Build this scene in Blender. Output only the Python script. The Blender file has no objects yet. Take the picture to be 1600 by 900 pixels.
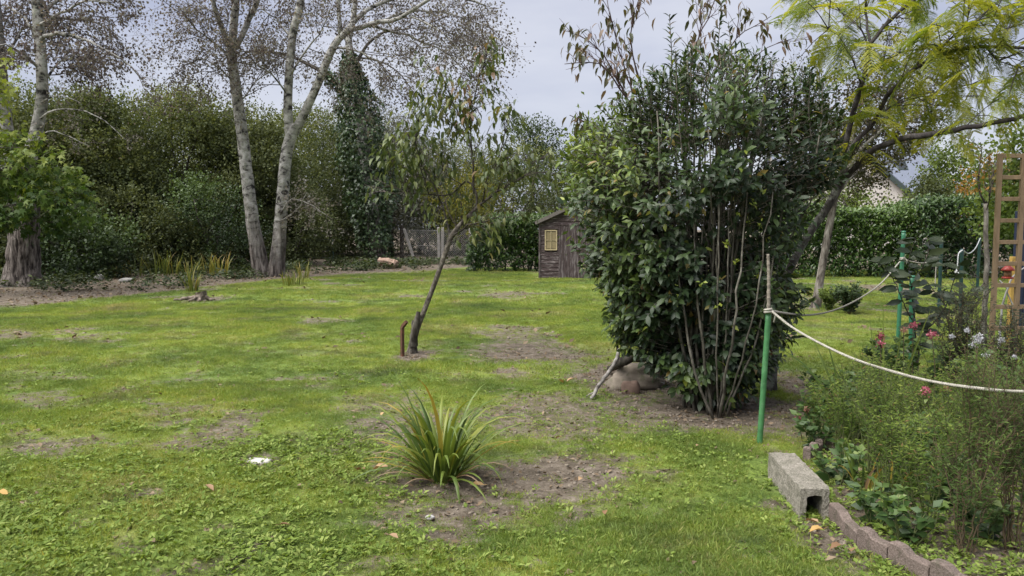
import bpy, math, random
import numpy as np
from mathutils import Matrix, Vector

SC = bpy.context.scene
COL = SC.collection
PI = math.pi

# ------------------------------------------------------------------ camera
CAM_H = 1.55
FPX = 1232.0                      # focal length in photo pixels (1600 wide)
PITCH = math.radians(-4.32)
cam = bpy.data.cameras.new('camera')
cam.sensor_width = 36.0
cam.lens = 36.0 * FPX / 1600.0
cam.clip_start = 0.05
cam.clip_end = 3000.0
camo = bpy.data.objects.new('camera', cam)
COL.objects.link(camo)
camo.location = (0, 0, CAM_H)
camo.rotation_euler = (PI / 2 + PITCH, 0, 0)
SC.camera = camo

# ------------------------------------------------------------------ light
SUN_EL, SUN_AZ = 60.0, -115.0      # azimuth measured from +Y towards +X
SC.view_settings.view_transform = 'Standard'
SC.view_settings.look = 'None'
SC.view_settings.gamma = 1.0
SC.view_settings.exposure = 2.35
SC.view_settings.use_curve_mapping = False

world = bpy.data.worlds.new('World')
SC.world = world
world.use_nodes = True
wn, wl = world.node_tree.nodes, world.node_tree.links
wn.clear()
w_out = wn.new('ShaderNodeOutputWorld')
w_bg = wn.new('ShaderNodeBackground')
w_bg.inputs['Strength'].default_value = 0.1
w_sky = wn.new('ShaderNodeTexSky')
w_sky.sky_type = 'NISHITA'
w_sky.sun_disc = False
w_sky.sun_elevation = math.radians(SUN_EL)
w_sky.sun_rotation = math.radians(SUN_AZ)
w_tc = wn.new('ShaderNodeTexCoord')
w_map = wn.new('ShaderNodeMapping')
w_map.inputs['Scale'].default_value = (1.0, 1.0, 3.2)
w_noise = wn.new('ShaderNodeTexNoise')
w_noise.inputs['Scale'].default_value = 2.2
w_noise.inputs['Detail'].default_value = 6.0
w_noise.inputs['Roughness'].default_value = 0.5
w_ramp = wn.new('ShaderNodeValToRGB')
w_ramp.color_ramp.elements[0].position = 0.34
w_ramp.color_ramp.elements[0].color = (0.47, 0.49, 0.64, 1)
w_ramp.color_ramp.elements[1].position = 0.66
w_ramp.color_ramp.elements[1].color = (0.80, 0.80, 0.87, 1)
w_mul = wn.new('ShaderNodeVectorMath')
w_mul.operation = 'SCALE'
w_mul.inputs['Scale'].default_value = 1.72
w_mix = wn.new('ShaderNodeMixRGB')
w_mix.inputs['Fac'].default_value = 0.94      # cloud cover over the clear-sky model
wl.new(w_tc.outputs['Generated'], w_map.inputs['Vector'])
wl.new(w_map.outputs['Vector'], w_noise.inputs['Vector'])
wl.new(w_noise.outputs['Fac'], w_ramp.inputs['Fac'])
wl.new(w_ramp.outputs['Color'], w_mul.inputs[0])
wl.new(w_sky.outputs['Color'], w_mix.inputs['Color1'])
wl.new(w_mul.outputs['Vector'], w_mix.inputs['Color2'])
wl.new(w_mix.outputs['Color'], w_bg.inputs['Color'])
wl.new(w_bg.outputs['Background'], w_out.inputs['Surface'])

sun = bpy.data.lights.new('sun', 'SUN')
sun.energy = 1.5
sun.angle = math.radians(70)
sun.color = (1.0, 0.97, 0.92)
suno = bpy.data.objects.new('sun', sun)
COL.objects.link(suno)
_az, _el = math.radians(SUN_AZ), math.radians(SUN_EL)
_sd = Vector((math.sin(_az) * math.cos(_el), math.cos(_az) * math.cos(_el), math.sin(_el)))
suno.rotation_euler = (-_sd).to_track_quat('-Z', 'Y').to_euler()
suno.location = (0, 0, 40)

# ------------------------------------------------------------------ small maths
A = np.array
COS_P, SIN_P = math.cos(PITCH), math.sin(PITCH)


def ray(px, py):
    x, z = (px - 800.0) / FPX, -(py - 450.0) / FPX
    return A([x, COS_P - z * SIN_P, SIN_P + z * COS_P])


def P(px, py, y):
    """the point seen at photo pixel px, py that stands y metres in front of the viewer"""
    d = ray(px, py)
    return A([0, 0, CAM_H]) + d * (y / d[1])


def G(px, py):
    """the ground point seen at photo pixel px, py"""
    d = ray(px, py)
    p = A([0, 0, CAM_H]) + d * (-CAM_H / d[2])
    return A([p[0], p[1], gz(p[0], p[1])])


def _hash(ix, iy, seed):
    n = (ix.astype(np.int64) * 374761393 + iy.astype(np.int64) * 668265263 + seed * 1442695041) & 0x7fffffff
    n = ((n ^ (n >> 13)) * 1274126177) & 0x7fffffff
    return ((n ^ (n >> 16)) & 0xffff) / 65535.0


def vnoise(x, y, seed=0):
    x = np.asarray(x, float); y = np.asarray(y, float)
    ix, iy = np.floor(x), np.floor(y)
    fx, fy = x - ix, y - iy
    fx = fx * fx * (3 - 2 * fx); fy = fy * fy * (3 - 2 * fy)
    a, b = _hash(ix, iy, seed), _hash(ix + 1, iy, seed)
    c, d = _hash(ix, iy + 1, seed), _hash(ix + 1, iy + 1, seed)
    return a + (b - a) * fx + (c - a) * fy + (a - b - c + d) * fx * fy


def fbm(x, y, seed=0, oct=4):
    t, amp, tot = 0, 1.0, 0
    for k in range(oct):
        t = t + amp * vnoise(np.asarray(x) * 2 ** k, np.asarray(y) * 2 ** k, seed + k * 7)
        tot += amp
        amp *= 0.5
    return t / tot


def gz(x, y):
    r = np.asarray(x, float), np.asarray(y, float)
    far = np.clip((r[1] - 26) / 10, 0, 1)
    z = 0.07 * (fbm(r[0] * 0.35, r[1] * 0.35, 3, 3) - 0.5) + 0.03 * (fbm(r[0] * 2.2, r[1] * 2.2, 5, 3) - 0.5)
    return z * (1 - 0.5 * far)


def unit(v):
    v = np.asarray(v, float)
    return v / (np.linalg.norm(v, axis=-1, keepdims=True) + 1e-9)


def resample(pts, step, rng=None, jit=0.0):
    """Catmull-Rom through pts"""
    pts = np.asarray(pts, float)
    q = np.vstack([2 * pts[0] - pts[1], pts, 2 * pts[-1] - pts[-2]])
    out = []
    for i in range(len(pts) - 1):
        p0, p1, p2, p3 = q[i], q[i + 1], q[i + 2], q[i + 3]
        n = max(1, int(np.linalg.norm(p2[:3] - p1[:3]) / step))
        for k in range(n):
            t = k / n
            out.append(0.5 * ((2 * p1) + (p2 - p0) * t + (2 * p0 - 5 * p1 + 4 * p2 - p3) * t * t + (3 * p1 - p0 - 3 * p2 + p3) * t ** 3))
    out.append(pts[-1])
    out = np.array(out)
    if rng is not None and jit > 0 and len(out) > 2:
        out[1:-1, :3] += rng.normal(0, jit, (len(out) - 2, 3))
    return out


# ------------------------------------------------------------------ mesh collector
class MB:
    def __init__(self):
        self.v, self.f, self.t, self.n = [], [], [], 0
        self.mi = []

    def add(self, verts, faces, tint=0.5, mat=0):
        """verts (N,3); faces: array (M,k) or list of lists; tint scalar or (N,)"""
        verts = np.asarray(verts, float).reshape(-1, 3)
        if isinstance(faces, np.ndarray):
            self.f.append(faces + self.n)
            self.mi.append(np.full(len(faces), mat))
        else:
            by = {}
            for f in faces:
                by.setdefault(len(f), []).append(f)
            for k, fs in by.items():
                self.f.append(np.array(fs, int) + self.n)
                self.mi.append(np.full(len(fs), mat))
        self.v.append(verts)
        t = np.asarray(tint, float)
        self.t.append(np.full(len(verts), float(t)) if t.ndim == 0 else t)
        self.n += len(verts)

    def box(self, c, ux, uy, uz, tint=0.5, mat=0):
        """box centred on c with half-extent vectors ux uy uz"""
        c, ux, uy, uz = A(c, float), A(ux, float), A(uy, float), A(uz, float)
        v = [c + a * ux + b * uy + d * uz for d in (-1, 1) for b in (-1, 1) for a in (-1, 1)]
        self.add(v, [[0, 2, 3, 1], [4, 5, 7, 6], [0, 1, 5, 4], [2, 6, 7, 3], [0, 4, 6, 2], [1, 3, 7, 5]], tint, mat)

    def cbox(self, c, ux, uy, uz, ch=0.006, tint=0.5, mat=0):
        """box with chamfered edges"""
        c, ux, uy, uz = A(c, float), A(ux, float), A(uy, float), A(uz, float)
        L = [np.linalg.norm(u) for u in (ux, uy, uz)]
        e = [max(0.02, 1 - ch / l) for l in L]
        U = [ux, uy, uz]
        v, idx = [], {}
        for sx in (-1, 1):
            for sy in (-1, 1):
                for sz in (-1, 1):
                    s = (sx, sy, sz)
                    for ax in range(3):
                        p = c.copy()
                        for k in range(3):
                            p = p + U[k] * s[k] * (1 if k == ax else e[k])
                        idx[s, ax] = len(v)
                        v.append(p)
        f = []
        for ax in range(3):
            b, d = (ax + 1) % 3, (ax + 2) % 3
            for s0 in (-1, 1):
                q = []
                for sb, sd in ((-1, -1), (1, -1), (1, 1), (-1, 1)):
                    s = [0, 0, 0]; s[ax] = s0; s[b] = sb; s[d] = sd
                    q.append(idx[tuple(s), ax])
                f.append(q if s0 > 0 else q[::-1])
        for ax in range(3):            # edges along ax
            b, d = (ax + 1) % 3, (ax + 2) % 3
            for sb in (-1, 1):
                for sd in (-1, 1):
                    s1 = [0, 0, 0]; s1[ax] = -1; s1[b] = sb; s1[d] = sd
                    s2 = list(s1); s2[ax] = 1
                    q = [idx[tuple(s1), b], idx[tuple(s2), b], idx[tuple(s2), d], idx[tuple(s1), d]]
                    f.append(q if sb * sd > 0 else q[::-1])
        for s in [(x, y, z) for x in (-1, 1) for y in (-1, 1) for z in (-1, 1)]:
            q = [idx[s, 0], idx[s, 1], idx[s, 2]]
            f.append(q if s[0] * s[1] * s[2] > 0 else q[::-1])
        self.add(v, f, tint, mat)

    def tube(self, pts, rad, n=6, tint=0.5, rng=None, rough=0.0, cap=True, mat=0):
        pts = np.asarray(pts, float)
        m = len(pts)
        rad = np.broadcast_to(np.asarray(rad, float), (m,))
        tan = np.gradient(pts, axis=0)
        tan = unit(tan)
        ref = A([1.0, 0, 0]) if abs(tan[0][0]) < 0.8 else A([0, 1.0, 0])
        xs = np.empty_like(pts)
        for i in range(m):
            x = ref - tan[i] * np.dot(ref, tan[i])
            x = x / (np.linalg.norm(x) + 1e-9)
            xs[i] = x
            ref = x
        ys = np.cross(tan, xs)
        a = np.arange(n) / n * 2 * PI
        rr = rad[:, None] * np.ones((1, n))
        if rng is not None and rough > 0:
            rr = rr * (1 + rng.normal(0, rough, (m, n)))
        v = pts[:, None, :] + rr[..., None] * (np.cos(a)[None, :, None] * xs[:, None, :] + np.sin(a)[None, :, None] * ys[:, None, :])
        i, j = np.meshgrid(np.arange(m - 1), np.arange(n), indexing='ij')
        j2 = (j + 1) % n
        f = np.stack([i * n + j, i * n + j2, (i + 1) * n + j2, (i + 1) * n + j], -1).reshape(-1, 4)
        self.add(v.reshape(-1, 3), f, tint, mat)
        if cap:
            b = self.n - m * n
            self.f.append(np.array([[b + (m - 1) * n + k for k in range(n)]]))
            self.f.append(np.array([[b + k for k in range(n)][::-1]]))
            self.mi += [np.array([mat]), np.array([mat])]

    def leaves(self, tpl, pos, along, nrm, size, tint, wid=1.0, mat=0):
        tv, tf = tpl
        pos = np.asarray(pos, float)
        N = len(pos)
        if N == 0:
            return
        d = unit(along)
        x = unit(np.cross(d, nrm))
        z = np.cross(x, d)
        size = np.broadcast_to(np.asarray(size, float), (N,))
        wid = np.broadcast_to(np.asarray(wid, float), (N,))
        v = (tv[None, :, 0, None] * (x * (size * wid)[:, None])[:, None, :] + tv[None, :, 1, None] * (d * size[:, None])[:, None, :]
             + tv[None, :, 2, None] * (z * size[:, None])[:, None, :]) + pos[:, None, :]
        k = len(tv)
        t = np.broadcast_to(np.asarray(tint, float), (N,))
        off = (np.arange(N) * k)[:, None, None]
        first = True
        for fa in tf:
            ff = (fa[None] + off).reshape(-1, fa.shape[1])
            if first:
                self.add(v.reshape(-1, 3), ff, np.repeat(t, k), mat)
                base = self.n - N * k
                first = False
            else:
                self.f.append(ff + base)
                self.mi.append(np.full(len(ff), mat))

    def mesh(self, name, mats, off=(0, 0, 0), smooth=True):
        me = bpy.data.meshes.new(name)
        v = np.vstack(self.v) - A(off, float)
        tot = np.concatenate([np.full(len(f), f.shape[1]) for f in self.f])
        idx = np.concatenate([f.reshape(-1) for f in self.f])
        me.vertices.add(len(v))
        me.vertices.foreach_set('co', v.astype(np.float32).reshape(-1))
        me.loops.add(len(idx))
        me.loops.foreach_set('vertex_index', idx.astype(np.int32))
        me.polygons.add(len(tot))
        st = np.concatenate([[0], np.cumsum(tot)[:-1]])
        me.polygons.foreach_set('loop_start', st.astype(np.int32))
        me.polygons.foreach_set('use_smooth', np.full(len(tot), smooth))
        mats = mats if isinstance(mats, (list, tuple)) else [mats]
        for m in mats:
            me.materials.append(m)
        if len(mats) > 1:
            me.polygons.foreach_set('material_index', np.concatenate(self.mi).astype(np.int32))
        at = me.attributes.new('tint', 'FLOAT', 'POINT')
        at.data.foreach_set('value', np.concatenate(self.t).astype(np.float32))
        me.update(calc_edges=True)
        return me


OFF = {}


def tag(o, label=None, cat=None, group=None, kind=None):
    for k, v in (('label', label), ('category', cat), ('group', group), ('kind', kind)):
        if v:
            o[k] = v
    return o


def thing(name, label, cat, loc, group=None):
    o = bpy.data.objects.new(name, None)
    o.empty_display_size = 0.1
    COL.objects.link(o)
    o.location = tuple(float(c) for c in loc)
    OFF[o.name] = A(loc, float)
    return tag(o, label, cat, group)


def put(mb, name, mats, parent=None, kind=None, label=None, smooth=True):
    off = OFF[parent.name] if parent is not None else A([0, 0, 0.0])
    o = bpy.data.objects.new(name, mb.mesh(name, mats, off, smooth))
    COL.objects.link(o)
    if parent is not None:
        o.parent = parent
    OFF[o.name] = off
    return tag(o, label, None, None, kind)


def single(mb, name, mats, label, cat, loc, group=None, kind=None, smooth=True):
    """a thing that is one mesh"""
    o = bpy.data.objects.new(name, mb.mesh(name, mats, loc, smooth))
    COL.objects.link(o)
    o.location = tuple(float(c) for c in loc)
    OFF[o.name] = A(loc, float)
    return tag(o, label, cat, group, kind)


def place(me, name, parent, M3, pos, size):
    """one more object of the mesh me, child of parent; M3 has columns x, along, normal"""
    o = bpy.data.objects.new(name, me)
    COL.objects.link(o)
    o.parent = parent
    m = Matrix.Identity(4)
    loc = A(pos) - OFF[parent.name]
    for r in range(3):
        for c in range(3):
            m[r][c] = M3[r][c] * size
        m[r][3] = loc[r]
    o.matrix_local = m
    return o


# ------------------------------------------------------------------ leaf outlines  (x width, y along, z normal)
def _t(v, *fs):
    return (A(v, float), [np.array(f, int) for f in fs])


RHOMB = _t([(0, 0, 0), (0.3, 0.5, 0.06), (0, 1, -0.05), (-0.3, 0.5, 0.06)], [[0, 1, 2, 3]])
OVAL4 = _t([(0, 0, 0), (-.27, .42, .07), (.27, .42, .07), (0, 1, -.10), (0, .45, 0)], [[0, 4, 1], [0, 2, 4], [1, 4, 3], [4, 2, 3]])
OVAL = _t([(0, 0, 0), (-.2, .25, .05), (0, .25, 0), (.2, .25, .05), (-.22, .62, .03), (0, .64, -.03), (.22, .62, .03), (0, 1, -.16)],
          [[0, 2, 1], [0, 3, 2], [4, 5, 7], [5, 6, 7]], [[1, 2, 5, 4], [2, 3, 6, 5]])
LANCE = _t([(0, 0, 0), (-.11, .3, .07), (0, .3, .02), (.11, .3, .07), (-.10, .65, -.02), (0, .66, -.07), (.10, .65, -.02), (0, 1, -.32)],
           [[0, 2, 1], [0, 3, 2], [4, 5, 7], [5, 6, 7]], [[1, 2, 5, 4], [2, 3, 6, 5]])
STRIP = _t([(-.05, 0, 0), (.05, 0, 0), (.09, .5, .02), (-.09, .5, .02), (0, 1, -.06)], [[0, 1, 2, 3]], [[3, 2, 4]])
_mp = [(0, 0, 0)]
for _a, _r in ((-100, .42), (-70, .28), (-48, .72), (-24, .34), (0, 1.0), (24, .34), (48, .72), (70, .28), (100, .42)):
    _mp.append((math.sin(math.radians(_a)) * _r, .12 + math.cos(math.radians(_a)) * _r * .9, -.12 * _r * _r))
MAPLE = _t(_mp, [[0, k + 1, k] for k in range(1, 9)])


# ------------------------------------------------------------------ materials
def nmat(name):
    m = bpy.data.materials.new(name)
    m.use_nodes = True
    nt = m.node_tree
    nt.nodes.clear()
    out = nt.nodes.new('ShaderNodeOutputMaterial')
    b = nt.nodes.new('ShaderNodeBsdfPrincipled')
    nt.links.new(b.outputs[0], out.inputs['Surface'])
    return m, nt, b, out


def N(nt, kind, **kw):
    n = nt.nodes.new(kind)
    for k, v in kw.items():
        if k in n.inputs:
            n.inputs[k].default_value = v
        else:
            setattr(n, k, v)
    return n


def ramp(nt, fac, stops):
    r = nt.nodes.new('ShaderNodeValToRGB')
    el = r.color_ramp.elements
    while len(el) < len(stops):
        el.new(0.5)
    for e, (p, c) in zip(el, stops):
        e.position = p
        e.color = (*c, 1)
    nt.links.new(fac, r.inputs['Fac'])
    return r.outputs['Color']


def mixc(nt, fac, a, b, mode='MIX'):
    m = nt.nodes.new('ShaderNodeMixRGB')
    m.blend_type = mode
    for sock, val in (('Fac', fac), ('Color1', a), ('Color2', b)):
        if isinstance(val, (int, float)):
            m.inputs[sock].default_value = val
        elif isinstance(val, tuple):
            m.inputs[sock].default_value = (*val, 1) if len(val) == 3 else val
        else:
            nt.links.new(val, m.inputs[sock])
    return m.outputs['Color']


def noise(nt, vec, scale, detail=4.0, rough=0.55, stretch=None, dist=0.0):
    if stretch is not None:
        mp = N(nt, 'ShaderNodeMapping')
        mp.inputs['Scale'].default_value = stretch
        nt.links.new(vec, mp.inputs['Vector'])
        vec = mp.outputs['Vector']
    n = N(nt, 'ShaderNodeTexNoise', Scale=scale, Detail=detail, Roughness=rough, Distortion=dist)
    nt.links.new(vec, n.inputs['Vector'])
    return n.outputs['Fac']


def wpos(nt):
    return nt.nodes.new('ShaderNodeNewGeometry').outputs['Position']


def opos(nt):
    return nt.nodes.new('ShaderNodeTexCoord').outputs['Object']


def bump(nt, b, h, strength=0.5, dist=0.02):
    n = N(nt, 'ShaderNodeBump', Strength=strength, Distance=dist)
    nt.links.new(h, n.inputs['Height'])
    nt.links.new(n.outputs['Normal'], b.inputs['Normal'])


def leaf_mat(name, stops, rough=0.5, trans=0.35, spec=0.4, vary=0.25, warm=(1.25, 1.2, 0.6)):
    """leaf colour from the per-leaf tint, with light passing through the blade"""
    m, nt, b, out = nmat(name)
    at = N(nt, 'ShaderNodeAttribute', attribute_name='tint')
    col = ramp(nt, at.outputs['Fac'], stops)
    v = noise(nt, wpos(nt), 3.0, 3)
    col = mixc(nt, vary, col, ramp(nt, v, [(0.3, (.45, .45, .45)), (0.7, (1.5, 1.5, 1.5))]), 'MULTIPLY')
    nt.links.new(col, b.inputs['Base Color'])
    b.inputs['Roughness'].default_value = rough
    b.inputs['Specular IOR Level'].default_value = spec
    tr = N(nt, 'ShaderNodeBsdfTranslucent')
    nt.links.new(mixc(nt, 1.0, col, warm, 'MULTIPLY'), tr.inputs['Color'])
    mx = N(nt, 'ShaderNodeMixShader', Fac=trans)
    nt.links.new(b.outputs[0], mx.inputs[1])
    nt.links.new(tr.outputs[0], mx.inputs[2])
    nt.links.new(mx.outputs[0], out.inputs['Surface'])
    return m


def bark_mat(name, dark, mid, light, scale=6.0, stretch=(1, 1, .25), strength=0.8, dist=0.03, pos=(0.32, 0.5, 0.68), lichen=None, foot=None):
    m, nt, b, out = nmat(name)
    p = wpos(nt)
    n1 = noise(nt, p, scale, 6, .6, stretch, 0.4)
    col = ramp(nt, n1, [(pos[0], dark), (pos[1], mid), (pos[2], light)])
    n2 = noise(nt, p, 1.7, 3)
    col = mixc(nt, .5, col, ramp(nt, n2, [(.35, (.6, .6, .6)), (.65, (1.3, 1.3, 1.3))]), 'MULTIPLY')
    if lichen:
        n3 = noise(nt, p, 9, 5, .7)
        col = mixc(nt, ramp(nt, n3, [(.52, (0, 0, 0)), (.62, (1, 1, 1))]), col, lichen)
    if foot:
        # old furrowed bark at the foot gives way to smooth pale bark higher up
        nf = noise(nt, p, 9, 6, .6, (1.6, 1.6, .22), .4)
        fc = ramp(nt, nf, [(.36, foot[0]), (.5, foot[1]), (.66, foot[2])])
        sp = N(nt, 'ShaderNodeSeparateXYZ'); nt.links.new(p, sp.inputs[0])
        a = N(nt, 'ShaderNodeMath', operation='MULTIPLY_ADD'); nt.links.new(noise(nt, p, 2.2, 5, .7, (1, 1, .35)), a.inputs[0]); a.inputs[1].default_value = 3.6
        nt.links.new(sp.outputs['Z'], a.inputs[2])
        r = N(nt, 'ShaderNodeMapRange'); r.inputs['From Min'].default_value = 2.3; r.inputs['From Max'].default_value = 4.6
        nt.links.new(a.outputs[0], r.inputs['Value'])
        col = mixc(nt, r.outputs[0], fc, col)
    nt.links.new(col, b.inputs['Base Color'])
    b.inputs['Roughness'].default_value = 0.9
    b.inputs['Specular IOR Level'].default_value = 0.15
    bump(nt, b, n1, strength, dist)
    return m


def plain_mat(name, col, rough=0.6, spec=0.4, var=0.3, scale=20, metal=0.0, bmp=0.2, col2=None, p2=(.5, .62), stretch=None, scale2=8):
    m, nt, b, out = nmat(name)
    p = opos(nt)
    n1 = noise(nt, p, scale, 5, .6, stretch)
    c = mixc(nt, var, col, ramp(nt, n1, [(.3, (.4, .4, .4)), (.7, (1.5, 1.5, 1.5))]), 'MULTIPLY')
    if col2:
        n2 = noise(nt, p, scale2, 6, .65, stretch)
        c = mixc(nt, ramp(nt, n2, [(p2[0], (0, 0, 0)), (p2[1], (1, 1, 1))]), c, col2)
    nt.links.new(c, b.inputs['Base Color'])
    b.inputs['Roughness'].default_value = rough
    b.inputs['Specular IOR Level'].default_value = spec
    b.inputs['Metallic'].default_value = metal
    if bmp:
        bump(nt, b, n1, bmp, 0.01)
    return m

# ================================================================== GROUND
BARE = [  # photo px centre, px radii, strength
    (1125, 640, 150, 30, 1.0), (985, 600, 85, 40, .85), (815, 552, 95, 14, .74), (650, 553, 30, 9, .8), (735, 787, 95, 20, .95),
    (912, 735, 72, 18, .9), (700, 832, 55, 22, .8), (640, 700, 70, 45, .5), (700, 748, 120, 24, .8), (850, 665, 100, 34, .45),
    (555, 640, 60, 15, .5), (800, 460, 55, 6, .6), (180, 522, 60, 5, .5), (60, 700, 60, 16, .3), (1290, 835, 60, 40, .75),
    (330, 467, 28, 6, .7), (785, 576, 26, 5, .7), (405, 716, 32, 9, .8), (1400, 452, 60, 8, .7), (1280, 610, 60, 34, .8),
    (70, 580, 40, 5, .4), (490, 520, 40, 8, .35), (840, 490, 30, 5, .3), (1290, 470, 40, 10, .6), (120, 800, 50, 20, .35),
    (590, 790, 40, 14, .4), (880, 800, 50, 12, .35), (1180, 650, 60, 16, .7), (640, 620, 40, 10, .5), (1310, 880, 40, 20, .4),
    (1230, 720, 30, 60, .3), (820, 742, 160, 38, .78), (700, 800, 130, 44, .80), (1010, 640, 120, 36, .66), (850, 650, 130, 40, .62), (630, 665, 110, 40, .64), (60, 780, 90, 30, .4), (480, 705, 70, 14, .3), (750, 870, 130, 30, .4), (200, 560, 100, 8, .26), (500, 600, 120, 8, .22)]
_bare = []
for px, py, rx, ry, st in BARE:
    g0, gu, gd = [CAM_H / -ray(px, q)[2] * ray(px, q)[:2] for q in (py, py - ry, py + ry)]
    _bare.append((g0[0], g0[1], rx / FPX * g0[1], (gu[1] - g0[1]) , (g0[1] - gd[1]), st))
EDGE_Y = A([2.0, 3.3, 3.48, 3.72, 3.9, 4.3, 5.38, 5.77, 7.0, 8.5, 9.5])
EDGE_X = A([2.3, 1.97, 1.90, 1.83, 1.76, 1.78, 2.05, 2.32, 2.95, 3.7, 30.0])


def in_bed(x, y):
    return np.clip((np.asarray(x) - np.interp(y, EDGE_Y, EDGE_X)) / 0.12, 0, 1) * (np.asarray(y) < 10.5)


WOOD_X = A([-400, -14, -9.6, -8.6, -7.7, -6.2, -4.6, -3.0, -1.7, 0.0, 1.2, 400])
WOOD_Y = A([13.5, 13.8, 14.6, 18.0, 21.0, 24.6, 26.2, 27.5, 30.0, 30.5, 28.2, 28.2])


def woodland(x, y):
    """1 under the trees that close the lawn, 0 on the lawn"""
    e = np.interp(x, WOOD_X, WOOD_Y) + 2.2 * (fbm(np.asarray(x) * .5, np.asarray(y) * .5, 21, 3) - .5)
    return np.clip((np.asarray(y) - e) / 2.6, 0, 1)


def bare(x, y):
    x = np.asarray(x, float); y = np.asarray(y, float)
    nz = 1.3 * (fbm(x * 2.3, y * 2.3, 11, 5) - 0.5)
    r = np.zeros_like(x)
    for cx, cy, rx, rf, rn, st in _bare:
        dy = np.where(y > cy, (y - cy) / rf, (y - cy) / rn)
        d = np.sqrt(((x - cx) / rx) ** 2 + dy ** 2) + nz * 1.1
        r = np.maximum(r, st * np.clip((1.75 - d) / 1.25, 0, 1))
    w = fbm(x * .9, y * .9, 31, 4)
    r = np.maximum(r, np.clip((w - 0.60) * 5, 0, .6))
    sc = np.clip((fbm(x * 3.2, y * 3.2, 51, 4) - .50) * 4.5, 0, 1) * np.clip(1.5 - y / 10, 0, .8)
    r = np.maximum(r, sc * .75)
    r = np.maximum(r, woodland(x, y) * .92)
    r = np.maximum(r, in_bed(x, y) * .95)
    return np.clip(r, 0, 1)


def lawn_color(nt, p):
    big = noise(nt, p, .55, 4, .6)
    c = ramp(nt, big, [(.30, (.092, .142, .042)), (.43, (.146, .206, .052)), (.55, (.210, .268, .058)), (.68, (.240, .250, .100))])
    dry = noise(nt, p, 1.15, 6, .7)
    c = mixc(nt, ramp(nt, dry, [(.53, (0, 0, 0)), (.67, (.75, .75, .75))]), c, (.165, .160, .100))
    deep = noise(nt, p, .9, 5, .7, (1, 1.6, 1))
    c = mixc(nt, ramp(nt, deep, [(.55, (0, 0, 0)), (.68, (.7, .7, .7))]), c, (.070, .105, .048))
    mid = noise(nt, p, 2.6, 4, .65)
    return mixc(nt, .7, c, ramp(nt, mid, [(.3, (.60, .64, .58)), (.5, (1, 1, 1)), (.7, (1.35, 1.22, 1.3))]), 'MULTIPLY')


def ground_mat():
    m, nt, b, out = nmat('ground')
    p = wpos(nt)
    at = N(nt, 'ShaderNodeAttribute', attribute_name='tint')
    green = mixc(nt, .75, lawn_color(nt, p), ramp(nt, noise(nt, p, 45, 4, .7), [(.3, (.35, .4, .35)), (.7, (1.2, 1.2, 1.1))]), 'MULTIPLY')
    s1 = noise(nt, p, 7, 8, .7)
    soil = ramp(nt, s1, [(.28, (.060, .050, .038)), (.46, (.145, .120, .092)), (.62, (.235, .198, .158)), (.74, (.30, .262, .22))])
    soil = mixc(nt, .8, soil, ramp(nt, noise(nt, p, 60, 4, .7), [(.3, (.5, .48, .46)), (.7, (1.25, 1.25, 1.25))]), 'MULTIPLY')
    # ragged edge between turf and soil
    e = nt.nodes.new('ShaderNodeMath'); e.operation = 'ADD'
    nt.links.new(at.outputs['Fac'], e.inputs[0])
    e2 = nt.nodes.new('ShaderNodeMath'); e2.operation = 'MULTIPLY_ADD'
    nt.links.new(noise(nt, p, 14, 6, .75), e2.inputs[0])
    e2.inputs[1].default_value = 1.3
    e2.inputs[2].default_value = -.65
    nt.links.new(e2.outputs[0], e.inputs[1])
    f = ramp(nt, e.outputs[0], [(.34, (0, 0, 0)), (.62, (1, 1, 1))])
    nt.links.new(mixc(nt, f, green, soil), b.inputs['Base Color'])
    b.inputs['Roughness'].default_value = .95
    b.inputs['Specular IOR Level'].default_value = .1
    bump(nt, b, noise(nt, p, 30, 8, .75), .9, .03)
    return m


def axis(parts):
    out = []
    for a, b, s in parts:
        out += list(np.arange(a, b - 1e-6, s))
    out.append(parts[-1][1])
    return A(out)


gx = np.concatenate([[-600, -300, -150, -80], axis([(-48, -14, .7), (-14, 14, .14), (14, 48, .7)]), [80, 150, 300, 600]])
gy = np.concatenate([[-200, -60, -20, -8, -3], axis([(0, 2.5, .5), (2.5, 13, .11), (13, 44, .32)]), [48, 54, 62, 75, 100, 150, 250, 420, 800]])
XX, YY = np.meshgrid(gx, gy, indexing='xy')
ZZ = gz(XX, YY)
BB = bare(XX, YY)
m_ = MB()
ny, nx = XX.shape
i_, j_ = np.meshgrid(np.arange(ny - 1), np.arange(nx - 1), indexing='ij')
m_.add(np.stack([XX, YY, ZZ - .02 * np.clip(BB, 0, 1) * (YY < 20)], -1).reshape(-1, 3),
       np.stack([i_ * nx + j_, i_ * nx + j_ + 1, (i_ + 1) * nx + j_ + 1, (i_ + 1) * nx + j_], -1).reshape(-1, 4), BB.reshape(-1))
put(m_, 'ground', ground_mat(), kind='structure')


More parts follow.
